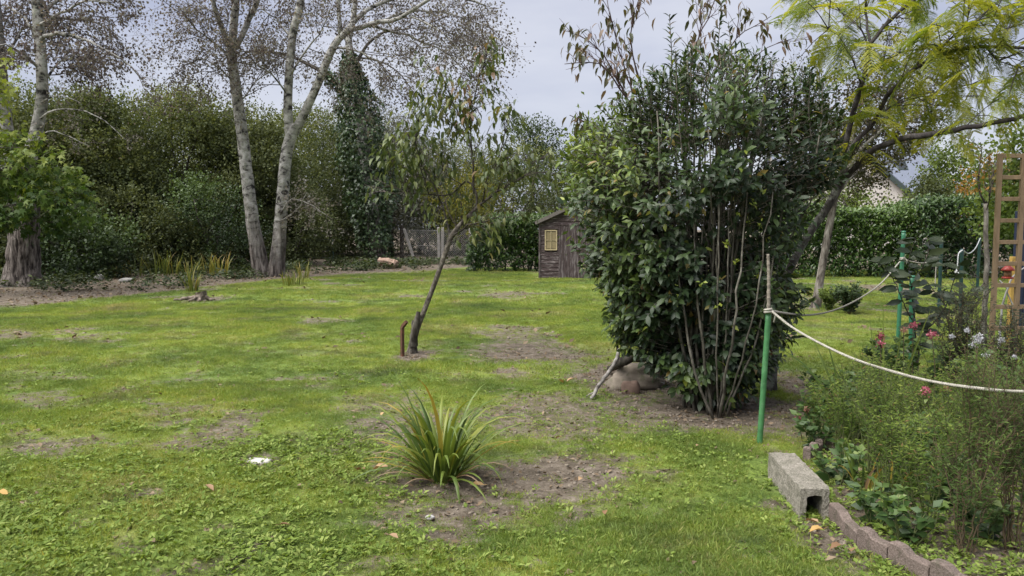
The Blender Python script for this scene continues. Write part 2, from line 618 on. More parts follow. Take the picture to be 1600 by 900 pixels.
# ------------------------------------------------------------------ scatter: a cloud of points that carries copies of small tufts
def scatter(name, pts, rot, scl, idx, templates, kind='stuff', label=None, cat=None):
    coll = bpy.data.collections.new(name + '_kinds')
    for k, me in enumerate(templates):
        coll.objects.link(bpy.data.objects.new('%s_kind_%02d' % (name, k), me))
    me = bpy.data.meshes.new(name)
    me.vertices.add(len(pts))
    me.vertices.foreach_set('co', pts.astype(np.float32).reshape(-1))
    a = me.attributes.new('rot', 'FLOAT_VECTOR', 'POINT'); a.data.foreach_set('vector', rot.astype(np.float32).reshape(-1))
    a = me.attributes.new('scl', 'FLOAT', 'POINT'); a.data.foreach_set('value', scl.astype(np.float32))
    a = me.attributes.new('pick', 'INT', 'POINT'); a.data.foreach_set('value', idx.astype(np.int32))
    o = bpy.data.objects.new(name, me)
    COL.objects.link(o)
    ng = bpy.data.node_groups.new(name + '_scatter', 'GeometryNodeTree')
    ng.interface.new_socket('Geometry', in_out='INPUT', socket_type='NodeSocketGeometry')
    ng.interface.new_socket('Geometry', in_out='OUTPUT', socket_type='NodeSocketGeometry')
    gi, go = ng.nodes.new('NodeGroupInput'), ng.nodes.new('NodeGroupOutput')
    ip = ng.nodes.new('GeometryNodeInstanceOnPoints')
    ci = ng.nodes.new('GeometryNodeCollectionInfo')
    ci.inputs['Collection'].default_value = coll
    ci.inputs['Separate Children'].default_value = True
    ci.inputs['Reset Children'].default_value = True
    ip.inputs['Pick Instance'].default_value = True
    L = ng.links
    for an, dt, sock in (('rot', 'FLOAT_VECTOR', 'Rotation'), ('scl', 'FLOAT', 'Scale'), ('pick', 'INT', 'Instance Index')):
        na = ng.nodes.new('GeometryNodeInputNamedAttribute')
        na.data_type = dt
        na.inputs['Name'].default_value = an
        L.new(na.outputs['Attribute'], ip.inputs[sock])
    L.new(gi.outputs[0], ip.inputs['Points'])
    L.new(ci.outputs[0], ip.inputs['Instance'])
    L.new(ip.outputs[0], go.inputs[0])
    md = o.modifiers.new('scatter', 'NODES')
    md.node_group = ng
    return tag(o, label, cat, None, kind)


def grass_mat():
    m, nt, b, out = nmat('grass')
    p = wpos(nt)
    at = N(nt, 'ShaderNodeAttribute', attribute_name='tint')
    c = mixc(nt, .9, lawn_color(nt, p), ramp(nt, at.outputs['Fac'], [(0, (.75, .85, .7)), (.6, (1.2, 1.2, 1.0)), (.85, (1.5, 1.4, 1.2)), (.95, (1.7, 1.25, 1.6))]), 'MULTIPLY')
    nt.links.new(c, b.inputs['Base Color'])
    b.inputs['Roughness'].default_value = .6
    b.inputs['Specular IOR Level'].default_value = .25
    tr = N(nt, 'ShaderNodeBsdfTranslucent')
    nt.links.new(mixc(nt, 1, c, (1.25, 1.2, .6), 'MULTIPLY'), tr.inputs['Color'])
    mx = N(nt, 'ShaderNodeMixShader', Fac=.35)
    nt.links.new(b.outputs[0], mx.inputs[1]); nt.links.new(tr.outputs[0], mx.inputs[2])
    nt.links.new(mx.outputs[0], out.inputs['Surface'])
    return m


M_GRASS = grass_mat()


def tuft_mesh(seed, n, spread, h):
    r = np.random.default_rng(seed)
    m = MB()
    pos = np.c_[r.normal(0, spread, (n, 2)), np.full(n, -.006)]
    al = np.c_[r.normal(0, .75, (n, 2)), np.ones(n)]
    tpl = _t([(-.055, 0, 0), (.055, 0, 0), (.045, .55, .05), (-.045, .55, .05), (0, 1, .28)], [[0, 1, 2, 3]], [[3, 2, 4]])
    m.leaves(tpl, pos, al, r.normal(0, 1, (n, 3)) * A([1, 1, .2]), r.uniform(.55, 1.2, n) * h, r.random(n), wid=r.uniform(.7, 1.3, n))
    return m.mesh('grass_tuft', M_GRASS)


rg = np.random.default_rng(7)


def frame_points(n, y0, y1, pw=1.0):
    """points on the ground inside the view and a margin round it, y0..y1 m away"""
    y = y0 + (y1 - y0) * rg.random(n * 2) ** pw
    w = .5 + .72 * y
    keep = rg.random(n * 2) < w / (.5 + .72 * y1) if pw == 1.0 else np.ones(n * 2, bool)
    y = y[keep]
    x = (rg.random(len(y)) * 2 - 1) * (.5 + .72 * y)
    return x, y


xs, ys = [], []
for n, y0, y1, s in ((56000, 2.9, 8, 1), (46000, 8, 16, 1), (40000, 16, 30, 1)):
    x, y = frame_points(n, y0, y1)
    xs.append(x); ys.append(y)
x, y = np.concatenate(xs), np.concatenate(ys)
thin = .25 + 1.0 * fbm(x * 1.3, y * 1.3, 77, 3)
keep = rg.random(len(x)) < np.clip(1.0 - bare(x, y) * 1.35, 0.02, 1) * np.where(y < 9, np.clip(thin, 0, 1), 1)
x, y = x[keep], y[keep]
# nothing grows inside the shed, the trunks or the concrete block
keep = ~((x > 0.7) & (x < 3.4) & (y > 24.4)) & ~((x > 1.3) & (x < 1.86) & (y > 4.3) & (y < 5.3) & (x > 1.86 - .35))
x, y = x[keep], y[keep]
n = len(x)
long_ = fbm(x * .8, y * .8, 91, 3)
scatter('lawn_grass', np.c_[x, y, gz(x, y)], np.c_[rg.normal(0, .12, (n, 2)), rg.random(n) * 6.28],
        rg.uniform(.5, 1.15, n) * (1 - .45 * bare(x, y)) * (.5 + .8 * long_) * np.where(y < 8, .66, np.where(y < 16, .85, 1.1)), rg.integers(0, 8, n),
        [tuft_mesh(100 + k, 22, .05, .055) for k in range(8)])

M_WEED = leaf_mat('weed_leaf', [(0, (.075, .125, .024)), (.5, (.165, .235, .045)), (1, (.27, .33, .09))], .65, .35, .15, .3)


def weed_mesh(seed, n, ln):
    r = np.random.default_rng(seed)
    m = MB()
    a = r.random(n) * 6.28
    el = r.uniform(.12, .9, n)
    al = np.c_[np.cos(a), np.sin(a), el]
    pos = np.c_[np.cos(a) * .01, np.sin(a) * .01, r.uniform(0, .012, n)]
    m.leaves(OVAL4, pos, al, A([0, 0, 1.0]) + r.normal(0, .25, (n, 3)), r.uniform(.5, 1.1, n) * ln, r.random(n), wid=r.uniform(.7, 1.25, n))
    return m.mesh('weed_rosette', M_WEED)


x, y = frame_points(48000, 2.9, 9)
zone = np.clip((-.1 - x) / 1.2, 0, 1) * np.clip((6.4 - y) / 1.8, 0, 1)
patch = np.clip((fbm(x * 1.1, y * 1.1, 41, 4) - .47) * 6, 0, 1)
pr = np.clip(zone * (.42 + patch * 1.1), 0, 1) + .30 * patch * np.clip(1.2 - y / 9, 0, 1)
pr = pr * (1 - .75 * np.clip(bare(x, y) - in_bed(x, y), 0, 1)) + in_bed(x, y) * .45
keep = rg.random(len(x)) < pr
x, y = x[keep], y[keep]
# weeds crowd along the foot of the edging, round the concrete block and its mouth
_e = [G(*q_)[:2] for q_ in ((1246, 812), (1292, 812), (1330, 856), (1380, 880), (1445, 912), (1196, 756), (1222, 780), (1270, 800))]
for c_, k_, s_ in zip(_e, (10, 14, 16, 22, 22, 10, 10, 5), (.05, .05, .07, .07, .07, .05, .05, .025)):
    x = np.concatenate([x, c_[0] + rg.normal(-.02, s_, k_)]); y = np.concatenate([y, c_[1] + rg.normal(-.02, s_, k_)])
n = len(x)
scatter('lawn_weeds', np.c_[x, y, gz(x, y) + .004], np.c_[rg.normal(0, .15, (n, 2)), rg.random(n) * 6.28],
        rg.uniform(.5, 1.25, n), rg.integers(0, 7, n), [weed_mesh(200 + k, 6 + k % 4, .036) for k in range(7)])

# pebbles, crumbs of soil and bits of dead leaf lying on the bare patches
M_CRUMB = plain_mat('soil_crumb', (.21, .178, .142), .95, .1, .6, 40, bmp=.3)
M_LITTER = leaf_mat('leaf_litter', [(0, (.07, .050, .035)), (.5, (.17, .125, .082)), (1, (.30, .235, .165))], .8, .1, .1, .3)


def litter_mesh(seed, dead):
    r = np.random.default_rng(seed)
    m = MB()
    if dead:
        m.leaves(OVAL4, r.normal(0, .02, (2, 3)) * A([1, 1, .2]) + A([0, 0, .008]), r.normal(0, 1, (2, 3)) * A([1, 1, .15]), A([0, 0, 1.0]) + r.normal(0, .4, (2, 3)),
                 r.uniform(.03, .055, 2), r.random(2))
        return m.mesh('dead_leaf_bit', M_LITTER)
    p = unit(r.normal(0, 1, (8, 3))) * r.uniform(.006, .014, (8, 1)) * A([1, 1, .6])
    p = A([(-1, -1, -.6), (1, -1, -.6), (1, 1, -.6), (-1, 1, -.6), (-.7, -.7, .6), (.8, -.6, .6), (.6, .7, .7), (-.7, .6, .5)]) * .009 + r.normal(0, .0025, (8, 3))
    m.add(p, [[0, 3, 2, 1], [4, 5, 6, 7], [0, 1, 5, 4], [1, 2, 6, 5], [2, 3, 7, 6], [3, 0, 4, 7]])
    return m.mesh('soil_crumb', M_CRUMB)


x, y = frame_points(30000, 2.9, 10)
b_ = bare(x, y)
keep = rg.random(len(x)) < b_ * .55 + .03
x, y = x[keep], y[keep]
x2, y2 = frame_points(22000, 10, 31)
k2 = rg.random(len(x2)) < bare(x2, y2) * .8
x, y = np.concatenate([x, x2[k2]]), np.concatenate([y, y2[k2]])
n = len(x)
scatter('leaf_litter', np.c_[x, y, gz(x, y) - .012], np.c_[rg.normal(0, .3, (n, 2)), rg.random(n) * 6.28],
        rg.uniform(.5, 1.4, n) * np.where(y > 10, 2.3, 1), rg.integers(0, 8, n), [litter_mesh(300 + k, k % 2) for k in range(8)])


# ================================================================== TREES
def grow(mb, tips, rng, p, d, L, r, lvl, maxl, q):
    """one branch and everything it carries; q: wander, trop (up < 0 < droop), ratio, kids, angle, seg"""
    n = max(3, int(L / q.get('seg', .25)))
    pts, dirs = [A(p)], [unit(d)]
    d = unit(d)
    tr = q['trop'] * (1 if lvl else .5)
    for k in range(n):
        d = unit(d + rng.normal(0, q['wander'], 3) + A([0, 0, -tr / n * (1 + k / n)]))
        pts.append(pts[-1] + d * L / n)
        dirs.append(d)
    pts = A(pts)
    mb.tube(pts, np.linspace(r, r * .35, n + 1), 3 if r < .012 else 5, cap=False)
    if lvl >= maxl:
        for a, b in list(zip(pts, dirs))[1:]:
            tips.append((a, b))
        return
    tips.append((pts[-1], dirs[-1]))
    kids = q['kids'][min(lvl, len(q['kids']) - 1)]
    for k in range(kids):
        t = .25 + .75 * (k + rng.random()) / kids
        i = min(n, int(t * n))
        ax = unit(np.cross(dirs[i], rng.normal(0, 1, 3)))
        a = q['angle'] * rng.uniform(.6, 1.3)
        dd = dirs[i] * math.cos(a) + ax * math.sin(a)
        grow(mb, tips, rng, pts[i], dd, L * q['ratio'] * rng.uniform(.7, 1.2), max(.004, r * .45), lvl + 1, maxl, q)


def limb(mb, path, r0, r1, n=8, rng=None, step=.3, jit=.012, rough=.05):
    """path: (px, py, distance) triples; returns the points"""
    pts = resample(A([P(*q) for q in path]), step, rng, jit)
    mb.tube(pts, np.linspace(r0, r1, len(pts)), n, rng=rng, rough=rough)
    return pts


def limb_part(t, mat, path, r0, r1, n=7, rng=None, step=.3, jit=.012, rough=.05, name='limb'):
    m = MB()
    pts = limb(m, path, r0, r1, n, rng, step, jit, rough)
    put(m, name, mat, t)
    return pts


def side_shoots(mb, tips, rng, pts, count, L, r, lv, q, t0=.15, t1=1.0, up=.3, outw=None):
    dirs = unit(np.gradient(pts, axis=0))
    for k in range(count):
        i = int((t0 + (t1 - t0) * (k + rng.random()) / count) * (len(pts) - 1))
        ax = unit(np.cross(dirs[i], rng.normal(0, 1, 3)))
        a = q['angle'] * rng.uniform(.7, 1.4)
        d = dirs[i] * math.cos(a) + ax * math.sin(a) + A([0, 0, up])
        if outw is not None:
            d = d + A(outw)
        grow(mb, tips, rng, pts[i], d, L * rng.uniform(.6, 1.2), r, 0, lv, q)


def tips_to_leaves(mb, tpl, tips, rng, per, size, droop=.3, spread=.06, tint=None, wid=1.0, keep=1.0, up=1.0, flat=.5):
    T = A([t[0] for t in tips]); D = A([t[1] for t in tips])
    if keep < 1:
        k = rng.random(len(T)) < keep
        T, D = T[k], D[k]
    T, D = np.repeat(T, per, 0), np.repeat(D, per, 0)
    n = len(T)
    pos = T + rng.normal(0, spread, (n, 3))
    al = D * .5 + rng.normal(0, .7, (n, 3)) + A([0, 0, -droop])
    nr = A([0, 0, up]) + rng.normal(0, flat, (n, 3))
    t = rng.random(n) if tint is None else np.clip(rng.normal(tint[0], tint[1], n), 0, 1)
    mb.leaves(tpl, pos, al, nr, rng.uniform(.65, 1.2, n) * size, t, wid)
    return n


POP_BARK = bark_mat('poplar_bark', (.030, .028, .027), (.235, .225, .21), (.43, .42, .395), 3.0, (1.3, 1.3, 1.9), .9, .04, (.40, .47, .62), (.22, .225, .18), ((.022, .018, .016), (.10, .085, .075), (.23, .205, .185)))
POP_BASE = bark_mat('furrowed_bark', (.022, .018, .016), (.10, .085, .075), (.23, .205, .185), 10, (1.6, 1.6, .22), 1.0, .06, (.38, .5, .66))
DARK_BARK = bark_mat('dark_bark', (.018, .016, .013), (.055, .048, .040), (.13, .12, .10), 12, (1, 1, .5), .8, .02)
TWIG = bark_mat('twig_bark', (.03, .024, .022), (.085, .07, .062), (.17, .15, .14), 14, (1, 1, 1), .3, .01)
POP_LEAF = leaf_mat('poplar_leaf', [(0, (.060, .050, .046)), (.35, (.125, .108, .098)), (.7, (.150, .148, .090)), (1, (.26, .255, .235))], .6, .5, .3, .3, (1.15, 1.0, .95))


def furrow(mb, path, radii, rng, n=22, step=.12, depth=.09):
    """a stout trunk whose bark ridges run along it"""
    q = A([list(P(a, b, c)) + [r] for (a, b, c), r in zip(path, radii)])
    s = resample(q, step)
    pts, rad = s[:, :3], s[:, 3]
    ph = rng.random(n)
    tan = unit(np.gradient(pts, axis=0))
    m = len(pts)
    a = np.arange(n) / n * 2 * PI
    rid = np.ones((m, n))
    w = rng.normal(0, 1, (m, n))
    for k in range(1, m):
        w[k] = w[k - 1] * .8 + w[k] * .6
    rid = 1 + depth * np.clip(w, -1.6, 1.6) * .6
    ref = A([1.0, 0, 0]); xs = []
    for i in range(m):
        x = unit(ref - tan[i] * np.dot(ref, tan[i])); xs.append(x); ref = x
    xs = A(xs); ysv = np.cross(tan, xs)
    v = pts[:, None] + (rad[:, None] * rid)[..., None] * (np.cos(a)[None, :, None] * xs[:, None] + np.sin(a)[None, :, None] * ysv[:, None])
    i, j = np.meshgrid(np.arange(m - 1), np.arange(n), indexing='ij')
    j2 = (j + 1) % n
    mb.add(v.reshape(-1, 3), np.stack([i * n + j, i * n + j2, (i + 1) * n + j2, (i + 1) * n + j], -1).reshape(-1, 4))
    return pts


# ---- the forked poplar in the middle of the far edge
def build_poplar():
    rng = np.random.default_rng(1)
    Y = G(418, 431)[1]
    t = thing('poplar_tree', 'tall pale-barked poplar forked at its foot with sparse greyish leaves', 'tree', G(418, 431))
    mbt = MB(); furrow(mbt, [(411, 435, Y), (406, 414, Y), (400.5, 380, Y), (395.5, 350, Y), (388, 290, Y), (380, 220, Y), (370, 150, Y), (362, 90, Y), (363, 60, Y)], [.34, .275, .235, .21, .19, .185, .17, .16, .15], rng, 22, .14, .09)
    furrow(mbt, [(363, 66, Y), (366, 30, Y), (369, -10, Y), (368, -130, Y)], [.14, .13, .12, .10], rng, 12, .25, .05)
    put(mbt, 'trunk', POP_BARK, t)
    mbt = MB(); furrow(mbt, [(431, 433, Y), (433, 408, Y), (436, 380, Y), (438, 345, Y), (442, 300, Y), (447, 245, Y), (455, 212, Y), (463, 195, Y)], [.30, .25, .225, .205, .195, .185, .185, .16], rng, 22, .14, .09)
    furrow(mbt, [(453, 222, Y), (450, 170, Y), (452, 110, Y), (458, 50, Y), (470, 0, Y), (480, -120, Y)], [.15, .145, .14, .13, .12, .09], rng, 12, .25, .05)
    furrow(mbt, [(458, 210, Y), (475, 178, Y), (497, 130, Y), (515, 85, Y), (530, 60, Y), (546, 46, Y)], [.145, .14, .13, .125, .115, .10], rng, 12, .25, .05)
    put(mbt, 'trunk', POP_BARK, t)
    mb, tw, tips = MB(), MB(), []
    L = [([(362, 78, Y), (345, 40, Y - .3), (334, 5, Y - .6), (318, -70, Y - 1)], .11, .07),
         ([(368, 75, Y), (384, 40, Y + .3), (402, 0, Y + .5), (430, -80, Y + 1)], .12, .08),
         ([(546, 47, Y), (580, 37, Y - .3), (625, 28, Y - .5), (660, 5, Y - .7), (700, -10, Y - .8), (760, 10, Y - .9)], .105, .03),
         ([(540, 50, Y), (572, 18, Y + .3), (615, -2, Y + .5), (680, -30, Y + .7)], .1, .04),
         ([(531, 58, Y), (529, 20, Y), (527, -30, Y), (530, -110, Y)], .085, .05),
         ([(575, 38, Y - .3), (610, 48, Y + .3), (650, 60, Y + .8), (700, 85, Y + 1.2), (735, 120, Y + 1.3)], .06, .015),
         ([(590, 36, Y), (640, 18, Y + 1), (705, 22, Y + 1.3), (770, 45, Y + 1.6)], .055, .015),
         ([(520, 75, Y), (555, 78, Y - .5), (590, 95, Y - .8), (620, 130, Y - .9)], .05, .014),
         ([(362, 92, Y), (335, 66, Y - .4), (308, 48, Y - .8), (285, 40, Y - 1.1)], .05, .012),
         ([(368, 135, Y), (345, 108, Y - .5), (322, 92, Y - .9), (305, 92, Y - 1.2)], .045, .012),
         ([(373, 160, Y), (400, 128, Y + .5), (425, 112, Y + .9), (450, 118, Y + 1.2)], .04, .012),
         ([(451, 150, Y), (425, 118, Y - .5), (400, 98, Y - .9), (385, 100, Y - 1.1)], .04, .012),
         ([(453, 120, Y), (480, 75, Y - .5), (505, 40, Y - .9), (520, 0, Y - 1.1)], .045, .012),
         ([(640, 25, Y - .5), (680, 45, Y - 1), (715, 75, Y - 1.4), (740, 112, Y - 1.5)], .04, .012),
         ([(458, 60, Y), (430, 30, Y + .6), (405, 10, Y + 1.1), (395, -20, Y + 1.3)], .045, .012)]
    q = dict(wander=.16, trop=.25, ratio=.58, kids=[5, 4], angle=.75, seg=.22)
    for path, r0, r1 in L:
        pts = limb_part(t, POP_BARK, path, r0 * .85, r1 * .85, 7, rng, .3, .02)
        side_shoots(tw, tips, rng, pts, max(8, int(len(pts) * .6)), 1.7, .015, 2, q, .2, 1.0, .05)
    # a leafy sucker low on the stem
    pts = limb_part(t, POP_BARK, [(438, 335, Y - .2), (455, 312, Y - .6), (482, 318, Y - .9), (520, 343, Y - 1.1)], .03, .008, 5, rng, .2)
    low = []
    side_shoots(tw, low, rng, pts, 12, .8, .008, 1, q, .1, 1, .1)
    pts = limb_part(t, POP_BARK, [(436, 345, Y - .2), (462, 330, Y - .7), (480, 300, Y - .9)], .02, .006, 5, rng, .2)
    side_shoots(tw, low, rng, pts, 9, .7, .008, 1, q, .1, 1, .1)
    put(tw, 'twigs', TWIG, t, 'stuff')
    lf = MB()
    tips_to_leaves(lf, RHOMB, tips, rng, 4, .078, .5, .13, (.5, .27), 1.3, .9, .6, .8)
    tips_to_leaves(lf, RHOMB, low, rng, 2, .085, .1, .08, (.85, .15), 1.3)
    put(lf, 'leaves', POP_LEAF, t, 'stuff')


build_poplar()


# ---- the stout two-stemmed tree at the edge of the view
def build_stout():
    rng = np.random.default_rng(2)
    Y = G(36, 446)[1]
    t = thing('poplar_tree', 'stout old poplar with deeply furrowed foot and two pale stems', 'tree', G(36, 446))
    mb = MB(); furrow(mb, [(36, 450, Y), (36, 425, Y), (37, 390, Y), (36, 350, Y), (33, 300, Y), (31, 262, Y)], [.56, .42, .38, .37, .37, .40], rng, 30, .08, .13)
    put(mb, 'trunk', POP_BASE, t)
    mb = MB(); furrow(mb, [(24, 285, Y), (13, 240, Y), (5, 195, Y), (-2, 120, Y), (-12, 0, Y), (-20, -120, Y)], [.24, .24, .22, .2, .18, .13], rng, 14, .25, .05)
    put(mb, 'stem', POP_BARK, t)
    mb = MB(); furrow(mb, [(40, 280, Y), (48, 240, Y), (58, 200, Y), (66, 150, Y), (64, 90, Y), (58, 0, Y), (54, -120, Y)], [.21, .19, .165, .155, .145, .135, .1], rng, 14, .25, .05)
    put(mb, 'stem', POP_BARK, t)
    mb, tw, tips = MB(), MB(), []
    q = dict(wander=.16, trop=.35, ratio=.58, kids=[5, 4], angle=.75, seg=.2)
    for path, r0, r1 in [([(62, 62, Y), (90, 52, Y - .5), (130, 62, Y - .9), (170, 80, Y - 1.2), (205, 105, Y - 1.3), (222, 125, Y - 1.3)], .06, .014),
                         ([(60, 30, Y), (90, 0, Y + .5), (130, -25, Y + .9), (170, -20, Y + 1.2)], .06, .02),
                         ([(60, 20, Y), (100, 30, Y + .8), (145, 35, Y + 1.5), (190, 60, Y + 1.8)], .05, .014),
                         ([(65, 110, Y), (35, 85, Y - .4), (10, 70, Y - .9), (-20, 75, Y - 1.2)], .05, .014),
                         ([(62, 70, Y), (40, 30, Y + .5), (10, 10, Y + .9), (-20, 5, Y + 1)], .05, .014),
                         ([(66, 130, Y), (95, 95, Y + .5), (120, 85, Y + .9), (150, 95, Y + 1.2)], .04, .012),
                         ([(60, 40, Y), (95, 20, Y - .6), (140, 0, Y - 1), (180, 10, Y - 1.2)], .045, .014),
                         ([(-4, 100, Y), (20, 70, Y + .5), (40, 40, Y + 1), (70, 20, Y + 1.3)], .045, .014)]:
        pts = limb_part(t, POP_BARK, path, r0, r1, 7, rng, .25, .02)
        side_shoots(tw, tips, rng, pts, 10, 1.15, .014, 2, q, .15, 1, .05)
    low = []
    for path, r0, r1 in [([(64, 185, Y - .2), (85, 172, Y - .6), (125, 172, Y - .9), (165, 190, Y - 1.1), (200, 222, Y - 1.2)], .03, .008),
                         ([(52, 225, Y - .2), (75, 205, Y - .5), (100, 210, Y - .7), (140, 228, Y - .8)], .025, .008),
                         ([(64, 160, Y - .2), (90, 150, Y - .5), (125, 160, Y - .7)], .025, .008)]:
        pts = limb_part(t, POP_BARK, path, r0, r1, 5, rng, .2)
        side_shoots(tw, low, rng, pts, 10, .7, .007, 1, q, .1, 1, .0)
    put(tw, 'twigs', TWIG, t, 'stuff')
    lf = MB()
    tips_to_leaves(lf, RHOMB, tips, rng, 2, .085, .5, .08, (.35, .22), 1.3, .72, .6, .8)
    tips_to_leaves(lf, RHOMB, low, rng, 1, .075, .2, .08, (.85, .15), 1.3, .6)
    put(lf, 'leaves', POP_LEAF, t, 'stuff')


build_stout()


def leaf_parts(parent, name, tpl, mat, pos, along, nrm, size, tints, wid=1.0, nvar=8, rng=None):
    """each leaf an object of its own; alike leaves share a mesh"""
    var = []
    for k in range(nvar):
        m = MB(); m.add(tpl[0] * A([wid, 1, 1]), [list(r) for fa in tpl[1] for r in fa], (k + .5) / nvar)
        var.append(m.mesh(name, mat))
    d = unit(along); x = unit(np.cross(d, nrm)); z = np.cross(x, d)
    for i in range(len(pos)):
        place(var[min(nvar - 1, int(tints[i] * nvar))], name, parent, np.stack([x[i], d[i], z[i]], 1), pos[i], float(size[i]))


# ---- bright maple boughs reaching in front of the stout trunk
def build_maple():
    rng = np.random.default_rng(3)
    Y = 18.6
    t = thing('maple_tree', 'bright green maple boughs hanging in front of the stout furrowed trunk', 'tree', G(-95, 470))
    mb, tw, tips = MB(), MB(), []
    g = G(-95, 470)
    trunk = resample(A([g, P(-92, 420, Y), P(-85, 330, Y), P(-80, 240, Y), P(-75, 120, Y), P(-70, 60, Y)]), .3)
    mb.tube(trunk, np.linspace(.14, .06, len(trunk)), 9, rng=rng, rough=.04)
    put(mb, 'trunk', DARK_BARK, t)
    q = dict(wander=.2, trop=.35, ratio=.6, kids=[4, 3], angle=.8, seg=.15)
    br = MB()
    for path in [[(-85, 330, Y), (-40, 290, Y - .2), (10, 262, Y - .4), (60, 255, Y - .5), (95, 268, Y - .5)],
                 [(-88, 370, Y), (-40, 335, Y - .3), (20, 320, Y - .5), (75, 310, Y - .6), (120, 325, Y - .6)],
                 [(-86, 350, Y), (-30, 320, Y + .3), (25, 295, Y + .5), (80, 285, Y + .5), (125, 305, Y + .4)],
                 [(-88, 385, Y), (-50, 365, Y), (0, 345, Y - .1), (50, 342, Y - .1), (90, 350, Y - .1)],
                 [(-80, 260, Y), (-45, 210, Y), (-15, 160, Y), (0, 130, Y)], [(-80, 230, Y), (-50, 170, Y), (-20, 120, Y + .2), (2, 105, Y + .2)],
                 [(-80, 250, Y), (-40, 235, Y - .4), (5, 230, Y - .6), (45, 232, Y - .6)]]:
        pts = limb_part(t, DARK_BARK, path, .035, .008, 6, rng, .15, .01)
        side_shoots(tw, tips, rng, pts, 17, .55, .008, 1, q, .2, 1, .05)
    put(tw, 'twigs', TWIG, t, 'stuff')
    tips = [q_ for q_ in tips if q_[0][2] < 3.7 or rng.random() < .35]
    T, D = A([a for a, _ in tips]), A([b for _, b in tips])
    T, D = np.repeat(T, 3, 0), np.repeat(D, 3, 0)
    n = len(T)
    pos = T + rng.normal(0, .08, (n, 3))
    al = D * .5 + rng.normal(0, .5, (n, 3)) + A([.15, -.1, -.65])
    nr = A([0, -.35, .8]) + rng.normal(0, .35, (n, 3))
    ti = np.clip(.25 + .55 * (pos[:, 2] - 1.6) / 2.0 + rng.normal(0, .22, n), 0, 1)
    sz = rng.uniform(.11, .19, n)
    mat = leaf_mat('maple_leaf', [(0, (.026, .060, .012)), (.4, (.062, .112, .018)), (.75, (.130, .182, .028)), (1, (.22, .26, .042))], .5, .4, .3, .2)
    order = np.argsort(pos[:, 1] + rng.normal(0, .2, n) + 10 * (pos[:, 0] < P(5, 300, Y)[0]))
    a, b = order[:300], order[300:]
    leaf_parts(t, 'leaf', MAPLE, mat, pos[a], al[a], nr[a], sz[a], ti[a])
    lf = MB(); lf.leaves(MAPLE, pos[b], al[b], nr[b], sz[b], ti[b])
    put(lf, 'foliage', mat, t, 'stuff')


build_maple()


# ---- crowns of the wood behind: leaf clumps through a rounded, uneven volume over several stems
def wood_tree(name, label, px, py_base_y, top_py, wpx, mat, seed, leaf=.10, n=15000, lobes=26, stems=3, low=.04, cat='tree', bark=None, group=None, depth=None, clump=.55, fine=False, tall=1.0, sr=1.0):
    rng = np.random.default_rng(seed)
    Y = py_base_y
    c = A([(px - 800) / FPX * Y, Y, gz((px - 800) / FPX * Y, Y)])
    H = P(px, top_py, Y)[2] - c[2]
    R = wpx / FPX * Y * .5
    RY = depth or R
    t = thing(name, label, cat, c, group)
    mb = MB()
    cl = []
    for k in range(lobes):
        h = low + (1 - low) * (k + rng.random()) / lobes
        w = math.sin(min(1, (1 - h) * 1.9 + .12) * PI / 2) ** .8 * (.75 + .25 * min(1, h / .3))
        a = rng.random() * 6.28
        rr = (.35 + .65 * rng.random() ** .5) * w
        cl.append(c + A([math.cos(a) * R * rr, math.sin(a) * RY * rr, h * H * .93]))
    cl = A(cl)
    for s in range(stems):
        a = rng.random() * 6.28
        b0 = c + A([math.cos(a), math.sin(a), 0]) * (.3 * min(1, R / 2) if stems > 1 else 0) + A([0, 0, -.05])
        tgt = cl[rng.integers(lobes // 2, lobes)]
        pts = resample(A([b0, b0 * .65 + tgt * .35 + A([0, 0, H * .1]) + rng.normal(0, .12, 3), tgt]), .6, rng, .04)
        mb.tube(pts, np.linspace((.11 if stems > 1 else .2) * H / 7 * sr, .02 * sr, len(pts)), 6, rng=rng, rough=.06)
        put(mb, 'trunk', bark or DARK_BARK, t); mb = MB()
        for j in rng.choice(lobes, min(lobes, 6), replace=False):
            i = rng.integers(len(pts) // 4, len(pts))
            if cl[j][2] > pts[i][2] - .3:
                mid = (pts[i] + cl[j]) / 2 + A([0, 0, .1 * H]) * rng.random()
                bp = resample(A([pts[i], mid, cl[j]]), .5, rng, .03)
                mb.tube(bp, np.linspace(.035 * H / 7 * sr, .01 * sr, len(bp)), 4, cap=False)
        if mb.v:
            put(mb, 'branches', bark or DARK_BARK, t)
        mb = MB()
    lf = MB()
    k = rng.integers(0, lobes, n)
    # sprays: short runs of leaves that point away from the clump's middle
    ns = max(1, n // 9)
    ks = rng.integers(0, lobes, ns)
    dv = unit(rng.normal(0, 1, (ns, 3)) + A([0, 0, .25]))
    rad = R * clump * rng.uniform(.45, 1.0, lobes)[ks] * rng.random(ns) ** .4
    sp = cl[ks] + dv * rad[:, None] * A([1, RY / R, .85 * tall])
    sd = unit(dv + rng.normal(0, .4, (ns, 3)) + A([0, 0, .45]))
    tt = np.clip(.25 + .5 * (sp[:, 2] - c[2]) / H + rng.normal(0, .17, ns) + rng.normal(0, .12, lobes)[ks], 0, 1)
    S = np.repeat(np.arange(ns), 9)
    u = np.tile(np.linspace(0, 1, 9), ns)
    pos = sp[S] + sd[S] * (u * leaf * 5)[:, None] + rng.normal(0, leaf * .5, (len(S), 3))
    al = sd[S] * .6 + rng.normal(0, .6, (len(S), 3))
    nr = dv[S] * .6 + rng.normal(0, .6, (len(S), 3)) + A([0, 0, .5])
    pos[:, 2] = np.maximum(pos[:, 2], .05)
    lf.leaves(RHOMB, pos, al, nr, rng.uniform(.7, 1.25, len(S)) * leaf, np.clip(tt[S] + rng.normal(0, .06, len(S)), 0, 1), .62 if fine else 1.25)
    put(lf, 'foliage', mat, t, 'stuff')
    return t


